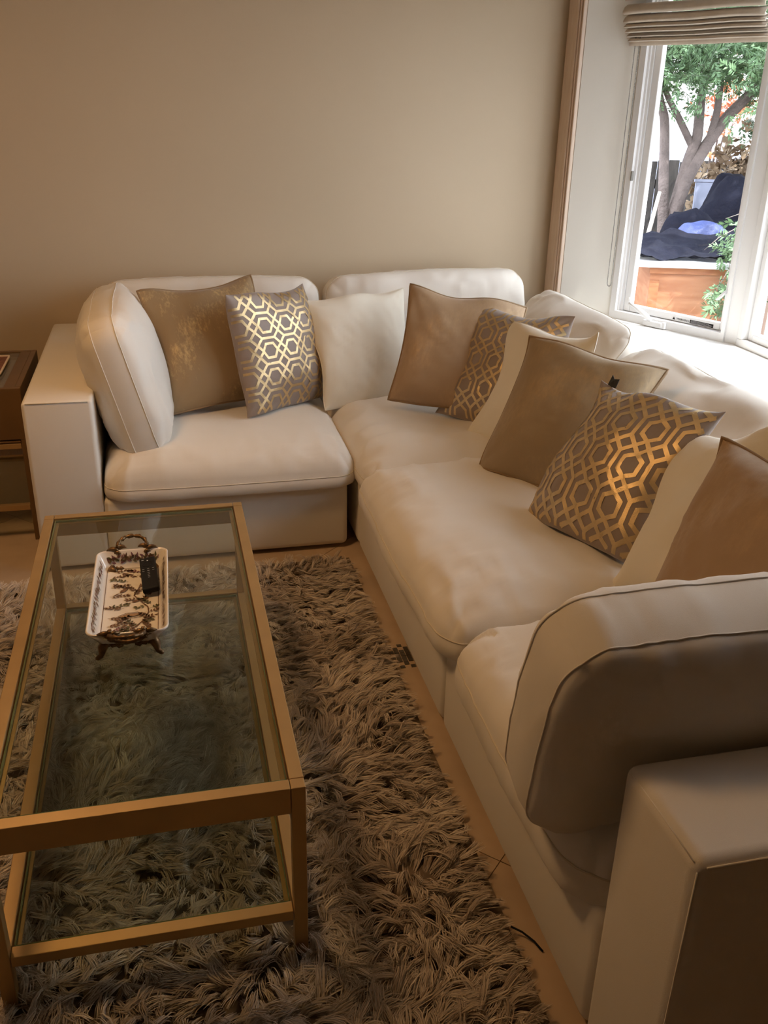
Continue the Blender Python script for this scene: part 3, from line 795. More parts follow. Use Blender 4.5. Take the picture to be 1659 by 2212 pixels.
# ------------------------------------------------------------------ end table
O = (-1.42, -.63, 0)
et = thing('end_table', 'brown bronze end table with glass top and brass rails beside the sofa arm', 'table', O)
def eb(name, x0, x1, y0, y1, z0, z1, mat, bevel=.002, par=None):
    return box(name, x0-O[0], x1-O[0], y0-O[1], y1-O[1], z0, z1, mat, par or et, bevel=bevel)
ex0, ex1, ey0, ey1, eh = -1.69, -1.158, -.907, -.355, .59
for x in (ex0, ex1-.022):
    for y in (ey0, ey1-.022): eb('leg', x, x+.022, y, y+.022, 0, .40, M['brass_dark'])
eb('apron', ex0, ex1, ey0, ey0+.02, .40, eh, M['brass_dark']); eb('apron', ex0, ex1, ey1-.02, ey1, .40, eh, M['brass_dark'])
eb('apron', ex0, ex0+.02, ey0+.021, ey1-.021, .40, eh, M['brass_dark']); eb('apron', ex1-.02, ex1, ey0+.021, ey1-.021, .40, eh, M['brass_dark'])
eb('inner_panel', ex0+.02, ex1-.02, ey0+.02, ey1-.02, .545, .556, M['brass_dark'], 0)
eb('top_border', ex0+.021, ex0+.06, ey0+.021, ey1-.021, .575, .588, M['brass_dark']); eb('top_border', ex1-.06, ex1-.021, ey0+.021, ey1-.021, .575, .588, M['brass_dark'])
eb('glass_top', ex0+.061, ex1-.061, ey0+.021, ey1-.021, .579, .586, M['tglass'], 0)
for z0, z1, mm in ((.365, .385, 'brass'), (.388, .395, 'brass_dark'), (.124, .146, 'brass')):
    eb('rail', ex0+.023, ex1-.023, ey0, ey0+.022, z0, z1, M[mm]); eb('rail', ex0+.023, ex1-.023, ey1-.022, ey1, z0, z1, M[mm])
for z0, z1 in ((.365, .385), (.124, .146)):
    eb('rail', ex0, ex0+.022, ey0+.023, ey1-.023, z0, z1, M['brass']); eb('rail', ex1-.022, ex1, ey0+.023, ey1-.023, z0, z1, M['brass'])
eb('glass_shelf', ex0+.023, ex1-.023, ey0+.023, ey1-.023, .374, .380, M['tglass'], 0)
eb('glass_shelf', ex0+.023, ex1-.023, ey0+.023, ey1-.023, .134, .140, M['tglass'], 0)
# woven mat with a pale lace edge lying on it
pm = thing('table_mat', 'red brown woven mat with pale lace border on the end table', 'mat', (-1.45, -.58, .588))
box('weave', -.195, .195, -.125, .125, 0, .003, M['red_mat'], pm)
pts = []
for (xa, ya, xb, yb) in ((-.2, -.13, .2, -.13), (.2, -.13, .2, .13), (.2, .13, -.2, .13), (-.2, .13, -.2, -.13)):
    for s_ in np.linspace(0, 1, 20, endpoint=False):
        wob = .003*math.sin(s_*2*math.pi*10); dx, dy = (0, wob) if ya == yb else (wob, 0)
        pts.append((xa+(xb-xa)*s_+dx, ya+(yb-ya)*s_+dy, .003))
tube('lace_border', pts, .0045, M['gold_trim'], pm, closed=True, n=5)

# ------------------------------------------------------------------ ceramic dish with bronze mounts
def rrect(hx, hy, r, z, n=7):
    out = []
    for cx, cy, a0 in ((hx-r, hy-r, 0), (-(hx-r), hy-r, 90), (-(hx-r), -(hy-r), 180), (hx-r, -(hy-r), 270)):
        for k in range(n): 
            a = math.radians(a0+90*k/(n-1)); out.append((cx+r*math.cos(a), cy+r*math.sin(a), z))
    return out
def loft(loops, cap0=True, cap1=True):
    n = len(loops[0]); V = [p for L in loops for p in L]; F = []
    for i in range(len(loops)-1):
        for k in range(n): F.append([i*n+k, i*n+(k+1) % n, (i+1)*n+(k+1) % n, (i+1)*n+k])
    if cap0: F.append(list(range(n))[::-1])
    if cap1: F.append([(len(loops)-1)*n+k for k in range(n)])
    return V, F
DX, DY, DZ = -.768, -2.288, .4252
dish = thing('dish', 'white rectangular ceramic dish printed with brown leaves and birds, on bronze feet', 'dish', (DX, DY, DZ))
dish.rotation_euler = (0, 0, -.012)
FZ = .024      # underside of the bowl above the glass
V, F = loft([rrect(.058, .168, .018, FZ), rrect(.064, .176, .02, FZ+.004), rrect(.080, .196, .022, FZ+.034), rrect(.0865, .2035, .024, FZ+.044), rrect(.0868, .2038, .024, FZ+.0475),
             rrect(.0845, .2015, .023, FZ+.049), rrect(.0815, .1985, .022, FZ+.046), rrect(.070, .184, .018, FZ+.018), rrect(.064, .176, .012, FZ+.0105), rrect(.060, .172, .010, FZ+.009)])
mesh('bowl', V, F, M['ceramic'], dish, smooth=True)
# printed decoration: flat prints lying on the glaze
class Print:
    def __init__(s): s.V, s.F = [], []
    def leaf(s, fn, u, v, a, L, W):
        ca, sa = math.cos(a), math.sin(a); pts = [(0, 0), (.3, .5), (.62, .42), (1, 0), (.62, -.42), (.3, -.5)]
        st = len(s.V)
        for px, py in pts: s.V.append(fn(u+ca*px*L-sa*py*W, v+sa*px*L+ca*py*W))
        s.F.append([st+i for i in range(6)])
    def line(s, fn, pts, w_):
        P = np.array(pts, float); T = np.gradient(P, axis=0); T /= np.linalg.norm(T, axis=1)[:, None]; Nn = np.stack([-T[:, 1], T[:, 0]], -1)*w_/2
        st = len(s.V)
        for p, nn in zip(P, Nn): s.V += [fn(*(p+nn)), fn(*(p-nn))]
        for i in range(len(P)-1): s.F.append([st+2*i, st+2*i+1, st+2*i+3, st+2*i+2])
    def build(s, name, mat): 
        if s.V: return tag(mesh(name, s.V, s.F, mat, dish), kind='stuff')
floor_f = lambda u, v: (u, v, FZ+.0108)
def wallf(side):
    # slanted inner walls: u along, v up 0..1
    def f(u, v):
        z = FZ+.020+v*.023; off = .0016
        t_ = v
        if side == 'L': return (-(.0705+t_*.0105)+off, u, z+.0004)
        if side == 'R': return ((.0705+t_*.0105)-off, u, z+.0004)
        if side == 'B': return (u, (.1845+t_*.0135)-off, z+.0004)
    return f
r_ = random.Random(5)
pb, pp, pg, ptn = Print(), Print(), Print(), Print()
def spray(fn, u, v, a, n, step, L, W, pr, curve=.1):
    pts = [(u, v)]
    for k in range(n):
        a += curve*r_.uniform(-.6, 1); u += step*math.cos(a); v += step*math.sin(a); pts.append((u, v))
        for sg in (-1, 1):
            if r_.random() < .9: pr.leaf(fn, u, v, a+sg*r_.uniform(.6, 1.1), L*r_.uniform(.7, 1.15), W)
    pr.leaf(fn, u, v, a, L, W); pr.line(fn, pts, .0009)
# long branch winding up the dish
br = [(-.055, -.160), (-.03, -.155), (-.008, -.138), (.012, -.118), (.030, -.09), (.040, -.055), (.038, -.03), (.02, .0), (.005, .03), (.015, .06), (.02, .085)]
bs = np.array(br); tt = np.linspace(0, len(br)-1, 50); curve = np.stack([np.interp(tt, range(len(br)), bs[:, i]) for i in (0, 1)], -1)
pb.line(floor_f, curve, .0028)
for k in range(3, 48, 3):
    u, v = curve[k]; a = math.atan2(*(curve[min(k+1, 49)]-curve[k-1])[::-1])+r_.choice((-1, 1))*r_.uniform(.6, 1.2)
    spray(floor_f, u, v, a, r_.randint(3, 4), .0072, .011, .0045, r_.choice((pb, pb, pg)))
for u, v, a in ((-.052, .12, .4), (-.05, .075, .1), (-.05, .03, -.1), (-.048, -.02, .2), (-.05, -.07, -.2), (-.05, -.11, .4), (-.03, .15, -.6), (.01, .13, -.3), (.045, -.13, 1.9), (.045, -.15, 2.6), (-.02, -.165, 1.3), (-.01, .10, 2.7), (-.015, -.03, 2.9), (-.045, .155, .1), (.03, .15, 2.9), (.045, .02, 1.9), (.045, -.02, 2.2), (-.03, -.10, .9), (.01, -.16, .5), (-.052, -.145, .7), (.02, .11, -.4), (-.01, .06, 2.2), (.05, -.09, 2.4)):
    spray(floor_f, u, v, a, 5, .0075, .0115, .0048, r_.choice((pb, pg, pp, pb)))
# birds and the nest
def bird(u, v, s_, a, pr):
    pr.leaf(floor_f, u, v, a, .030*s_, .0105*s_); pr.leaf(floor_f, u+.024*s_*math.cos(a), v+.024*s_*math.sin(a), a+.3, .011*s_, .0075*s_)
    pr.leaf(floor_f, u, v, a+math.pi-.15, .02*s_, .004*s_)
bird(-.012, -.148, 1.1, 1.25, pg); bird(-.028, .045, 1.1, .9, pb); bird(.0, -.005, .9, .5, pb)
ptn.leaf(floor_f, -.028, -.068, .12, .062, .014); pb.line(floor_f, [(-.028, -.066), (-.01, -.054), (.015, -.052), (.034, -.061)], .0022); pb.line(floor_f, [(-.028, -.068), (-.005, -.077), (.02, -.075), (.034, -.061)], .0022)
for q in (((-.0615, -.17), (-.0615, .17)), ((.0615, -.17), (.0615, .17)), ((-.06, .172), (.06, .172))):
    P0, P1 = np.array(q[0]), np.array(q[1]); pb.line(floor_f, [P0+(P1-P0)*k/6 for k in range(7)], .0014)
for side, L in (('L', .165), ('R', .165)):
    f = wallf(side); g2 = (lambda f: (lambda u, v: f(u, v/.023)))(f)
    for k in range(26):
        u = -L+2*L*(k+.5)/26
        for m in range(3): (pb, pp, pb)[m].leaf(g2, u+r_.uniform(-.006, .006), r_.uniform(.002, .014), r_.uniform(.5, 1.3), .013, .0042)
f = wallf('B'); g2 = (lambda f: (lambda u, v: f(u, v/.023)))(f)
for k in range(22):
    u = -.06+.12*(k+.5)/22
    for m in range(3): (pb, pp, pg)[m].leaf(g2, u+r_.uniform(-.004, .004), r_.uniform(.0, .013), r_.uniform(0, 3.1), .012, .0045)
pb.build('brown_print', M['leafprint']); pp.build('plum_print', M['leafprint2']); pg.build('green_print', M['greenprint']); ptn.build('nest_print', M['tanprint'])
# bronze handles, one at each end, with leafy scrolls clasping the rim
def bronze_handle(sgn):
    y = sgn*.2045; z0 = FZ+.05
    arc = [(-.032, y, z0-.004), (-.036, y+sgn*.014, z0+.004), (-.031, y+sgn*.028, z0+.009), (-.018, y+sgn*.040, z0+.013), (0, y+sgn*.044, z0+.014), (.018, y+sgn*.040, z0+.013), (.031, y+sgn*.028, z0+.009), (.036, y+sgn*.014, z0+.004), (.032, y, z0-.004)]
    T = np.linspace(0, 8, 33); A_ = np.array(arc); pts = np.stack([np.interp(T, range(9), A_[:, i]) for i in range(3)], -1)
    rad = .0046+.0012*np.sin(T*5.5)+.0008*np.sin(T*13)
    h = tube('handle', pts, rad, M['bronze'], dish, n=8)
    for sx in (-1, 1):
        for k, (dx, dy, dz, L, a) in enumerate(((.0, -.004, .002, .030, .3), (.004, .002, .004, .028, 2.6), (-.006, -.008, -.004, .026, -.5), (.012, -.002, -.002, .024, 3.4), (0, 0, .008, .020, 1.4))):
            p0 = np.array((sx*(.034+dx), y+sgn*dy, z0-.006+dz)); d = np.array((math.cos(a)*sx, 0, math.sin(a)*.25))
            ss = np.linspace(0, 1, 7); lf = [p0+d*L*s_+np.array((0, sgn*.004*math.sin(3*s_), .004*math.sin(math.pi*s_))) for s_ in ss]
            tube('acanthus_leaf', lf, [.003, .0058, .0066, .006, .0045, .003, .001], M['bronze'], h, n=6)
    # swag between the scrolls, hanging on the outer face
    sw = [(x, y+sgn*.002, z0-.010-.012*math.cos(x/.04*math.pi/2)) for x in np.linspace(-.04, .04, 13)]
    tube('swag', sw, [.004+.0022*abs(math.sin(k*1.4)) for k in range(13)], M['bronze'], h, n=6)
bronze_handle(1); bronze_handle(-1)
for sx in (-1, 1):
    for sy in (-1, 1):
        bx, by = sx*.050, sy*.172
        pts = [(bx*.80, by*.93, FZ+.010), (bx, by, FZ+.010), (bx*1.13, by*1.03, FZ+.0), (bx*1.17, by*1.045, .014), (bx*1.22, by*1.06, .008), (bx*1.36, by*1.09, .0055), (bx*1.42, by*1.10, .0065)]
        ft = tube('foot', pts, [.004, .012, .0105, .0075, .006, .0052, .003], M['bronze'], dish, n=8)
        for k in range(3):
            q = [(bx*(1-.18*k), by*1.01, FZ+.012), (bx*(.92-.26*k), by*1.035, FZ+.006-.002*k), (bx*(.80-.28*k), by*1.04, FZ+.004)]
            tube('scroll', q, [.006, .0055, .002], M['bronze'], ft, n=6)

# remote control lying in the dish, one long side up on the slanted wall
rc = empty('remote_control', (DX+.043, DY+.098, DZ+FZ+.019)); rc.rotation_euler = (.015, -.13, .055)
tag(rc, 'slim black remote control lying in the leaf printed dish', 'remote')
box('body', -.0195, .0195, -.080, .080, 0, .0145, M['black'], rc, bevel=.004, seg=3)
def dot(name, x, y, rx, ry, mat=M['mark']): box(name, x-rx, x+rx, y-ry, y+ry, .0146, .0152, mat, rc)
dot('button', -.011, .066, .0028, .0012); dot('button', .0005, .061, .0016, .0022)
ring = tube('navigation_ring', [(.0125*math.cos(a), .042+.0125*math.sin(a), .0146) for a in np.linspace(0, 2*np.pi, 24, endpoint=False)], .0007, M['black'], rc, closed=True, n=5)
for y in (.018, .008):
    for x in (-.012, 0, .012): dot('button', x, y, .0026, .0007)
for y in (-.002, -.011, -.019, -.026): dot('button', 0, y, .0024, .0006)

# ------------------------------------------------------------------ shag rug
def rug():
    x0, x1, y0, y1 = -1.72, -.052, -3.75, -1.288
    t = thing('shag_rug', 'thick beige shag rug under the coffee table', 'rug', ((x0+x1)/2, (y0+y1)/2, 0))
    Ox, Oy = (x0+x1)/2, (y0+y1)/2
    box('backing', x0-Ox, x1-Ox, y0-Oy, y1-Oy, .0012, .009, M['rug_back'], t)
    rng = np.random.default_rng(3)
    nl, ns, seg = 17000, 13, 4
    X = rng.uniform(x0+.008, x1-.02, nl); Y = rng.uniform(y0, y1-.02, nl)
    # drop locks nobody sees: under the frame edge on the far left near the camera
    q = np.stack([X*3.1, Y*3.1, np.zeros(nl)], -1)
    ang = vnoise(q, 5)*3.6+vnoise(q*3.3, 8)*1.6+rng.normal(0, .45, nl)
    # along the edge by the sofa the pile lies outwards
    we = np.clip((X-(x1-.30))/.28, 0, 1); tgt = rng.normal(-.25, .5, nl)
    dx = np.cos(ang)*(1-we)+np.cos(tgt)*we; dy = np.sin(ang)*(1-we)+np.sin(tgt)*we
    ang = np.arctan2(dy, dx)
    wy = np.clip((Y-(y1-.14))/.12, 0, 1); ang = np.where(rng.random(nl) < wy, rng.normal(1.4, .6, nl), ang)
    Ln = rng.uniform(.055, .095, nl)*np.where(X > x1-.06, .55, 1)*np.where(Y > y1-.05, .6, 1)
    lift = rng.uniform(.35, 1.0, nl)*(1+.35*vnoise(q*2.2, 21))
    curl = rng.normal(0, 1.3, nl)
    sh = np.clip(.5+.30*vnoise(q*1.7, 31)+rng.normal(0, .16, nl), 0, 1)
    # strands of each lock
    rep = lambda a: np.repeat(a, ns)
    n = nl*ns
    ax = rep(ang)+rng.normal(0, .16, n); L = rep(Ln)*rng.uniform(.75, 1.1, n)
    rx = rep(X)+rng.normal(0, .0038, n); ry = rep(Y)+rng.normal(0, .0038, n)
    cu = rep(curl)+rng.normal(0, .35, n); li = rep(lift)*rng.uniform(.8, 1.2, n)
    wd = rng.uniform(.0012, .0024, n)
    s = np.linspace(0, 1, seg+1)
    A = ax[:, None]+cu[:, None]*s[None]**1.5*.55
    step = L[:, None]/seg
    # elevation drops from steep at the root to below level at the tip
    el = 1.25*li[:, None]*(1-1.45*s[None])
    dxs = np.cos(A)*np.cos(el)*step; dys = np.sin(A)*np.cos(el)*step; dzs = np.sin(el)*step
    PX = rx[:, None]+np.concatenate([np.zeros((n, 1)), np.cumsum(dxs[:, :-1], 1)], 1)
    PY = ry[:, None]+np.concatenate([np.zeros((n, 1)), np.cumsum(dys[:, :-1], 1)], 1)
    PZ = .008+np.concatenate([np.zeros((n, 1)), np.cumsum(dzs[:, :-1], 1)], 1)
    PZ = np.maximum(PZ, .011+.006*rng.random((n, 1)))
    PZ[:, 0] = .008
    # clump: strands pull together towards the tip of their lock
    def clump(Pa, k):
        c = Pa.reshape(nl, ns, seg+1).mean(1, keepdims=True); w_ = (s*k)[None, None]
        return (Pa.reshape(nl, ns, seg+1)*(1-w_)+c*w_).reshape(n, seg+1)
    PX, PY, PZ = clump(PX, .55), clump(PY, .55), clump(PZ, .3)
    PX = np.minimum(PX, x1+.03); PY = np.minimum(PY, y1+.045)
    # never through the table legs
    wpro = wd[:, None]*np.array([1, 1.1, 1, .75, .2])[None]
    tw = rng.uniform(-.7, .7, n)[:, None]
    sx, sy, sz = -np.sin(A)*np.cos(tw), np.cos(A)*np.cos(tw), np.sin(tw)*np.ones_like(A)
    V = np.empty((n, seg+1, 2, 3))
    for e, sg in ((0, -.5), (1, .5)):
        V[:, :, e, 0] = PX+sg*wpro*sx-Ox; V[:, :, e, 1] = PY+sg*wpro*sy-Oy; V[:, :, e, 2] = PZ+sg*wpro*sz
    b = (np.arange(n)*(seg+1)*2)[:, None]; k = np.arange(seg)[None]*2
    F = np.stack([b+k, b+k+1, b+k+3, b+k+2], -1).reshape(-1, 4)
    o = mesh('pile', V.reshape(-1, 3), F, M['fur'], t, smooth=True)
    tag(o, kind='stuff')
    col = np.clip(rep(sh)+rng.normal(0, .08, n), 0, 1)
    at = o.data.attributes.new('tint', 'FLOAT', 'POINT')
    at.data.foreach_set('value', np.repeat(col, (seg+1)*2).astype(np.float32))
rug()

# loose dark cord end peeping out between rug and sofa
tag(tube('cord_end', [(-.050, -2.985, .016), (-.030, -2.998, .010), (-.012, -3.02, .004), (-.004, -3.045, .0032)], .0022, M['black'], n=6), 'thin dark cord end on the floor between rug and sofa base', 'cord')

# ------------------------------------------------------------------ the room's warm ceiling light, above the frame
ld = bpy.data.lights.new('ceiling_lamp_offscreen', 'AREA'); ld.shape = 'DISK'; ld.size = .5; ld.energy = LAMP_POWER; ld.color = (1.0, .57, .24)
lo = bpy.data.objects.new('ceiling_lamp_offscreen', ld); COL.objects.link(lo); lo.location = (-1.25, -2.0, CEIL-.02)

# ------------------------------------------------------------------ the yard outside
GZ = -.30
M['soil'] = principled('garden_soil', (0.10, 0.075, 0.055), rough=.95, bump=(12, .6, .03), var=(6, .4))
M['render'] = principled('white_render', (0.80, 0.79, 0.77), rough=.8, bump=(60, .2, .004))
M['blueband'] = principled('blue_grey_board', (0.34, 0.37, 0.50), rough=.7, var=(5, .08))
M['fencewood'] = wood('dark_weathered_wood', (0.035, 0.034, 0.034), (0.065, 0.062, 0.06), 5, (8, 8, 1))
M['bark'] = principled('grey_bark', (0.17, 0.135, 0.125), rough=.9, bump=(45, .8, .02), var=(9, .25))
M['cedar'] = hair_mat('cedar_green', (0.03, 0.07, 0.03), (0.17, 0.30, 0.13), .6)
M['dry'] = hair_mat('dry_brown_leaf', (0.09, 0.055, 0.035), (0.42, 0.31, 0.20), .8)
M['blossom'] = hair_mat('orange_blossom', (0.55, 0.14, 0.05), (0.85, 0.38, 0.20), .7)
M['ply'] = wood('orange_plywood', (0.34, 0.135, 0.06), (0.44, 0.21, 0.105), 3.2, (1.2, 1.2, 6), .7)
M['ply_trim'] = wood('stained_batten', (0.30, 0.11, 0.045), (0.40, 0.17, 0.07), 4, (2, 2, 8), .7)
M['sheet'] = principled('pale_metal_sheet', (0.72, 0.74, 0.78), rough=.5, var=(4, .05), bump=(10, .2, .01))
M['tarp'] = principled('navy_tarp', (0.012, 0.013, 0.022), rough=.8, spec=.05, bump=(18, .7, .02), var=(4, .3))
M['blue'] = principled('blue_tarp', (0.045, 0.065, 0.20), rough=.5, bump=(25, .6, .02), var=(6, .2))
M['stake'] = wood('pale_stake', (0.55, 0.47, 0.40), (0.70, 0.62, 0.54), 6, (6, 6, 1))
M['twig'] = principled('grey_twig', (0.24, 0.20, 0.18), rough=.9, var=(20, .2))

struct(prism('ground', [(1.35, -9), (16, -9), (16, 16), (-4, 16), (-4, .2), (1.35, .2)], GZ-.1, GZ, M['soil']))
# white neighbouring house
O = (9.0, 10.2, GZ)
hs = thing('house', 'sunlit white neighbouring house with a blue grey band along its foot', 'house', O)
Rh = Matrix.Rotation(-.24, 4, 'Z')
hs.rotation_euler = (0, 0, -.24)
box('wall', -6, 6, 0, .3, 1.15, 6.5, M['render'], hs); box('plinth', -6, 6, -.06, .3, 0, 1.145, M['blueband'], hs)
box('downpipe', -2.42, -2.30, -.14, -.06, .0, 6.4, M['render'], hs, bevel=.02)
# white wall right of the box, added so the long window looks blown out
gw = thing('added_white_wall', 'added white wall next to the plywood box, whitening the view through the long window', 'wall', (3.22, 1.10, GZ)); gw.rotation_euler = (0, 0, -.42)
box('wall', 0, 3.2, 0, .12, 0, 2.35, M['render'], gw)
box('coping', -.015, 3.2, -.03, .15, 2.355, 2.42, M['render'], gw, bevel=.006)

# dark board fence
fd = np.array((5.41-4.26, 4.73-5.04)); fd = fd/np.linalg.norm(fd)
fo = np.array((4.26, 5.04))-fd*3.2
fence = thing('fence', 'dark weathered board fence behind the tree', 'fence', (fo[0], fo[1], GZ))
fence.rotation_euler = (0, 0, math.atan2(fd[1], fd[0]))
for k in range(48):
    x = k*.112; h = 1.325+.010*math.sin(k*2.1)
    box('board', x, x+.104, -.012+.006*(k % 2), .012+.006*(k % 2), 0.0, h, M['fencewood'], fence)
for z in (.3, 1.05): box('fence_rail', -.02, 5.4, .02, .06, z, z+.09, M['fencewood'], fence)

def leaves(name, centres, spread, nper, size, mat, parent, rng, droop=.3, slim=.42, shade_by=None):
    """sprays of small pointed leaves: every spray is a fan of leaflets on a common direction"""
    n = len(centres); d = rng.normal(size=(n, 3)); d[:, 2] = d[:, 2]*.45-droop; d /= np.linalg.norm(d, axis=1)[:, None]
    up = rng.normal(size=(n, 3)); sd = np.cross(d, up); sd /= np.linalg.norm(sd, axis=1)[:, None]
    k = rng.uniform(0, 1, (n, nper)); sg = np.where(rng.random((n, nper)) < .5, -1, 1)
    base = centres[:, None]+d[:, None]*(k*spread)[..., None]
    ld = d[:, None]*.75+sd[:, None]*sg[..., None]*.75+rng.normal(0, .18, (n, nper, 3)); ld /= np.linalg.norm(ld, axis=2)[..., None]
    L = size*(1.15-.6*k)*rng.uniform(.7, 1.3, (n, nper)); wv = np.cross(ld, np.cross(d, sd)[:, None]+rng.normal(0, .3, (n, nper, 3))); wv /= np.linalg.norm(wv, axis=2)[..., None]+1e-9
    tip = base+ld*L[..., None]; mid = base+ld*(L*.5)[..., None]; w_ = (L*slim*.5)[..., None]
    V = np.stack([base, mid+wv*w_, tip, mid-wv*w_], 2).reshape(-1, 3); F = np.arange(len(V)).reshape(-1, 4)
    o = mesh(name, V-np.array(parent.location), F, mat, parent); o['kind'] = 'stuff'
    sh = np.clip(.5+.35*vnoise(centres*2.3, 4)+rng.normal(0, .12, n), 0, 1)
    col = np.clip(np.repeat(sh, nper)+rng.normal(0, .1, n*nper), 0, 1)
    at = o.data.attributes.new('tint', 'FLOAT', 'POINT'); at.data.foreach_set('value', np.repeat(col, 4).astype(np.float32))
    return o

# multi-stemmed cedar
O = np.array((3.52, 3.08, GZ)); tr = thing('tree', 'many-stemmed cedar tree with smooth grey trunks standing before the board fence', 'tree', tuple(O))
def stem(name, pts, r0, r1, par):
    P = np.array(pts, float); tt = np.linspace(0, len(P)-1, len(P)*5)
    q = np.stack([np.interp(tt, range(len(P)), P[:, i]) for i in range(3)], -1)
    for _ in range(3): q[1:-1] = (q[:-2]+2*q[1:-1]+q[2:])/4
    return tube(name, q-O, np.linspace(r0, r1, len(q)), M['bark'], par, n=9)
stem('trunk', [(3.50, 3.06, GZ), (3.50, 3.08, .50), (3.51, 3.20, .90), (3.57, 3.40, 1.29), (3.58, 3.47, 1.46), (3.54, 3.52, 1.58), (3.50, 3.6, 1.9), (3.45, 3.7, 2.4)], .05, .03, tr)
tk = stem('trunk', [(3.57, 3.06, GZ), (3.57, 3.09, .55), (3.62, 3.14, .76), (3.72, 3.22, .99), (3.89, 3.29, 1.22), (4.07, 3.35, 1.44), (4.27, 3.38, 1.62), (4.6, 3.4, 1.95), (4.9, 3.4, 2.5)], .068, .035, tr)
stem('trunk', [(3.60, 3.16, .62), (3.70, 3.24, .98), (3.79, 3.31, 1.20), (3.84, 3.34, 1.30), (3.87, 3.42, 1.52), (3.90, 3.48, 1.66), (3.98, 3.5, 2.3)], .058, .032, tr)
stem('branch', [(3.80, 3.32, 1.22), (3.69, 3.44, 1.46), (3.61, 3.53, 1.62), (3.5, 3.6, 1.9)], .032, .02, tk)
stem('branch', [(3.93, 3.30, 1.27), (4.0, 3.36, 1.5), (4.03, 3.42, 1.75), (4.05, 3.5, 2.3)], .036, .02, tk)
stem('branch', [(4.15, 3.36, 1.52), (4.3, 3.3, 1.75), (4.55, 3.2, 1.9)], .03, .012, tk)
rng = np.random.default_rng(11)
cen = np.concatenate([rng.normal((4.0, 3.35, 2.45), (.75, .55, .42), (1500, 3)), rng.normal((3.55, 3.3, 1.95), (.30, .35, .20), (480, 3)), rng.normal((4.3, 3.2, 1.95), (.35, .35, .14), (420, 3)),
                      rng.normal((4.65, 3.25, 1.62), (.16, .25, .30), (300, 3))])
cen = cen[(cen[:, 2] > 1.30) & ~((cen[:, 2] < 1.72) & (np.abs(cen[:, 0]-4.05) < .30))]
cen = np.concatenate([cen, rng.normal((4.45, 1.75, 3.05), (.62, .55, .28), (1100, 3))])  # unseen foliage cluster added overhead to shade the tarp heap
leaves('foliage', cen, .22, 46, .046, M['cedar'], tr, rng, droop=.25, slim=.26)
stem('branch', [(4.6, 3.4, 1.95), (4.6, 2.8, 2.6), (4.5, 2.0, 2.95), (4.4, 1.4, 3.05)], .045, .015, tk)  # unseen limb added to carry the shading cluster
# orange shrub showing between the trunks, farther back
bs_ = thing('blossom_shrub', 'orange flowering shrub glimpsed between the cedar trunks', 'shrub', (4.75, 4.45, GZ))
tubes('stem', [([(0, 0, 0), (-.05, .02, .9), (-.1+.1*k, .05*k, 1.7)], [.02, .015, .008]) for k in range(4)], M['bark'], bs_)
leaves('blossom', np.random.default_rng(4).normal((4.72, 4.45, 1.58), (.14, .1, .17), (130, 3)), .09, 12, .05, M['blossom'], bs_, np.random.default_rng(14))
# dry brown shrub
ds = thing('dry_shrub', 'shrub of withered brown leaves beside the cedar trunk', 'shrub', (4.6, 4.0, GZ))
rg = np.random.default_rng(21)
tubes('stem', [([(0, 0, 0), (rg.uniform(-.3, .3), rg.uniform(-.1, .1), .6), (rg.uniform(-.5, .5), rg.uniform(-.2, .2), 1.25)], [.014, .01, .005]) for k in range(9)], M['twig'], ds)
leaves('withered_leaves', np.concatenate([rg.normal((4.66, 3.95, .80), (.17, .12, .20), (240, 3)), rg.normal((5.0, 3.95, .98), (.2, .12, .14), (220, 3))]), .12, 12, .085, M['dry'], ds, rg, slim=.6)
# plywood box with a pale sheet lid
bo = np.array((2.46, 1.33)); bdv = np.array((2.94-2.46, 1.18-1.33)); ba = math.atan2(bdv[1], bdv[0])
pb_ = thing('plywood_box', 'orange plywood storage box with a pale sheet metal lid in the yard', 'box', (2.46, 1.33, GZ)); pb_.rotation_euler = (0, 0, ba)
box('front_panel', 0, .515, 0, .018, .02, .885, M['ply'], pb_); box('side_panel', 0, .018, .0185, .52, .02, .885, M['ply'], pb_); box('side_panel', .497, .515, .0185, .52, .02, .885, M['ply'], pb_)
box('back_panel', 0.0185, .4965, .502, .52, .02, .885, M['ply'], pb_)
box('batten', .0, .06, -.016, -.0005, .02, .80, M['ply_trim'], pb_); box('batten', -.01, .53, -.018, -.0005, .845, .883, M['ply_trim'], pb_)
box('corner_post', .518, .56, -.05, .0, .02, .70, M['ply_trim'], pb_)
box('lid', -.13, .70, -.045, .57, .887, .917, M['sheet'], pb_)
uu, vv = np.meshgrid(np.linspace(0, 1, 30), np.linspace(0, 1, 24), indexing='ij')
P_ = np.stack([-.16+.90*uu, .035+.03*fbm(np.stack([uu*6, vv*0, vv*0], -1), 2)*(1-vv)+.54*vv, .921+.10*vv**1.5+.022*(1+fbm(np.stack([uu*7, vv*6, uu*0], -1), 6))], -1)
ix = np.arange(30*24).reshape(30, 24); Fq = np.stack([ix[:-1, :-1], ix[1:, :-1], ix[1:, 1:], ix[:-1, 1:]], -1).reshape(-1, 4)
nv = 720; Vq = np.vstack([P_.reshape(-1, 3), P_.reshape(-1, 3)-np.array((0, 0, .004))])
to = mesh('tarp_sheet', Vq, np.vstack([Fq, Fq[:, ::-1]+nv]), M['tarp'], None, smooth=True); to.location = (2.46, 1.33, GZ); to.rotation_euler = (0, 0, ba)
tag(to, 'dark navy tarp spread over the lid of the plywood box', 'tarp')
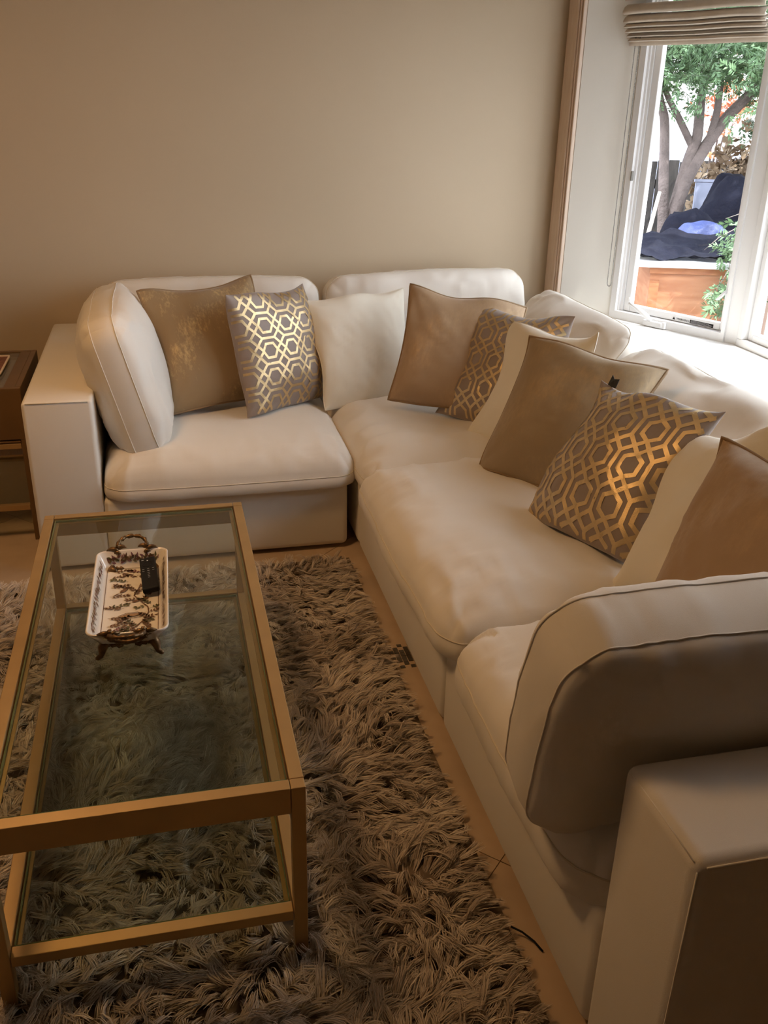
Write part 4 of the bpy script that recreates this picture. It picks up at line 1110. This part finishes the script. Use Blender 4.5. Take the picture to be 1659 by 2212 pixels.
# tarp covered heap
def lump(name, c, rx, ry, h, mat, label, cat, seed, amp=.12, z0=GZ, n=40):
    u, v = np.meshgrid(np.linspace(0, 2*np.pi, n, endpoint=False), np.linspace(0, 1, n//2), indexing='ij')
    r = np.cos(v*np.pi/2)**.6; zz = np.sin(v*np.pi/2)
    P = np.stack([rx*r*np.cos(u), ry*r*np.sin(u), h*zz], -1)
    q = P.reshape(-1, 3)*4+seed; dsp = fbm(q, seed, 3).reshape(u.shape)*amp
    P = P*(1+dsp[..., None]); P[:, 0, 2] = 0
    m_ = n//2; idx = np.arange(n*m_).reshape(n, m_); F = []
    F = np.stack([idx[:, :-1], np.roll(idx, -1, 0)[:, :-1], np.roll(idx, -1, 0)[:, 1:], idx[:, 1:]], -1).reshape(-1, 4)
    o = mesh(name, P.reshape(-1, 3), F, mat, None, smooth=True); o.location = (c[0], c[1], z0)
    return tag(o, label, cat)
lump('tarp_heap', (3.90, 2.70), .50, .40, 1.30, M['tarp'], 'lumpy heap covered with dark navy tarp behind the plywood box', 'tarp', 3)
lump('tarp_heap', (3.30, 2.30), .42, .32, 1.0, M['tarp'], 'lower dark tarp bundle between the heap and the cedar trunk', 'tarp', 9)
lump('folded_tarp', (3.27, 2.13), .17, .10, .15, M['blue'], 'crumpled bright blue tarp lying on the dark bundle', 'tarp', 15, amp=.35, z0=.58, n=28)
lump('folded_tarp', (3.22, 2.02), .13, .07, .09, M['blue'], 'small blue tarp scrap below the crumpled one', 'tarp', 17, amp=.4, z0=.52, n=24)
pn = thing('leaning_panel', 'pale blue grey panel leaning behind the dark heap', 'panel', (4.12, 3.05, GZ)); pn.rotation_euler = (-.12, 0, -.3)
box('board', -.32, .42, 0, .03, 0, 1.26, M['blueband'], pn, bevel=.006); box('edge_strip', -.33, .43, -.006, .036, 1.262, 1.285, M['blueband'], pn)
# pale stake and dry sticks left of the box
def stick(name, a, b, r, mat, label, cat, group=None):
    a, b = np.array(a), np.array(b); m_ = (a+b)/2+np.array((.01, 0, .015))
    o = tube(name, np.array([a, (a+m_)/2, m_, (b+m_)/2, b])-a, [r, r*.95, r*.9, r*.8, r*.6], mat, n=7); o.location = a
    return tag(o, label, cat, group)
stick('stake', (2.60, 2.0, GZ), (3.16, 2.62, .93), .022, M['stake'], 'pale wooden stake leaning left of the cedar', 'stake')
for k, (a, b) in enumerate((((2.16, 1.56, GZ), (2.53, 1.80, .66)), ((2.2, 1.76, GZ), (2.56, 1.95, .52)), ((2.2, 1.60, .42), (2.44, 1.66, GZ)), ((2.22, 1.80, GZ), (2.50, 1.78, .38)))):
    stick('dry_stick', a, b, .012, M['twig'], 'dry grey stick leaning at the side of the plywood box', 'stick', 'dry sticks beside the plywood box')
# cedar sapling whose sprays hang before the box
O2 = np.array((3.20, .95, GZ)); sp_ = thing('sapling', 'thin cedar sapling with green sprays hanging in front of the plywood box', 'plant', tuple(O2))
tubes('stem', [([(0, 0, 0), (.02, .03, .6), (-.02, .05, 1.2), (-.05, .06, 1.7)], [.02, .017, .012, .006])], M['twig'], sp_)
tubes('twig', [([(-.02, .05, 1.22), (-.2, .15, 1.27), (-.36, .22, 1.20)], [.007, .005, .002]), ([(-.02, .05, 1.2), (-.18, .1, 1.24), (-.44, .13, 1.10), (-.52, .15, 1.02)], [.006, .004, .003, .001]), ([(0, .04, .95), (-.2, .06, 1.0), (-.38, .07, .90), (-.45, .06, .78)], [.007, .005, .003, .002]), ([(-.28, .18, 1.25), (-.33, .15, 1.05), (-.34, .12, .88)], [.004, .003, .002])], M['twig'], sp_)
rg = np.random.default_rng(33)
leaves('sprays', np.concatenate([rg.normal((2.87, 1.07, .74), (.045, .04, .075), (44, 3)), rg.normal((2.84, .98, .52), (.07, .04, .03), (36, 3)), rg.normal((2.76, .98, .44), (.05, .03, .04), (18, 3)), rg.normal((2.92, 1.05, .36), (.03, .03, .05), (12, 3))]), .10, 18, .045, M['cedar'], sp_, rg, droop=.5, slim=.3)
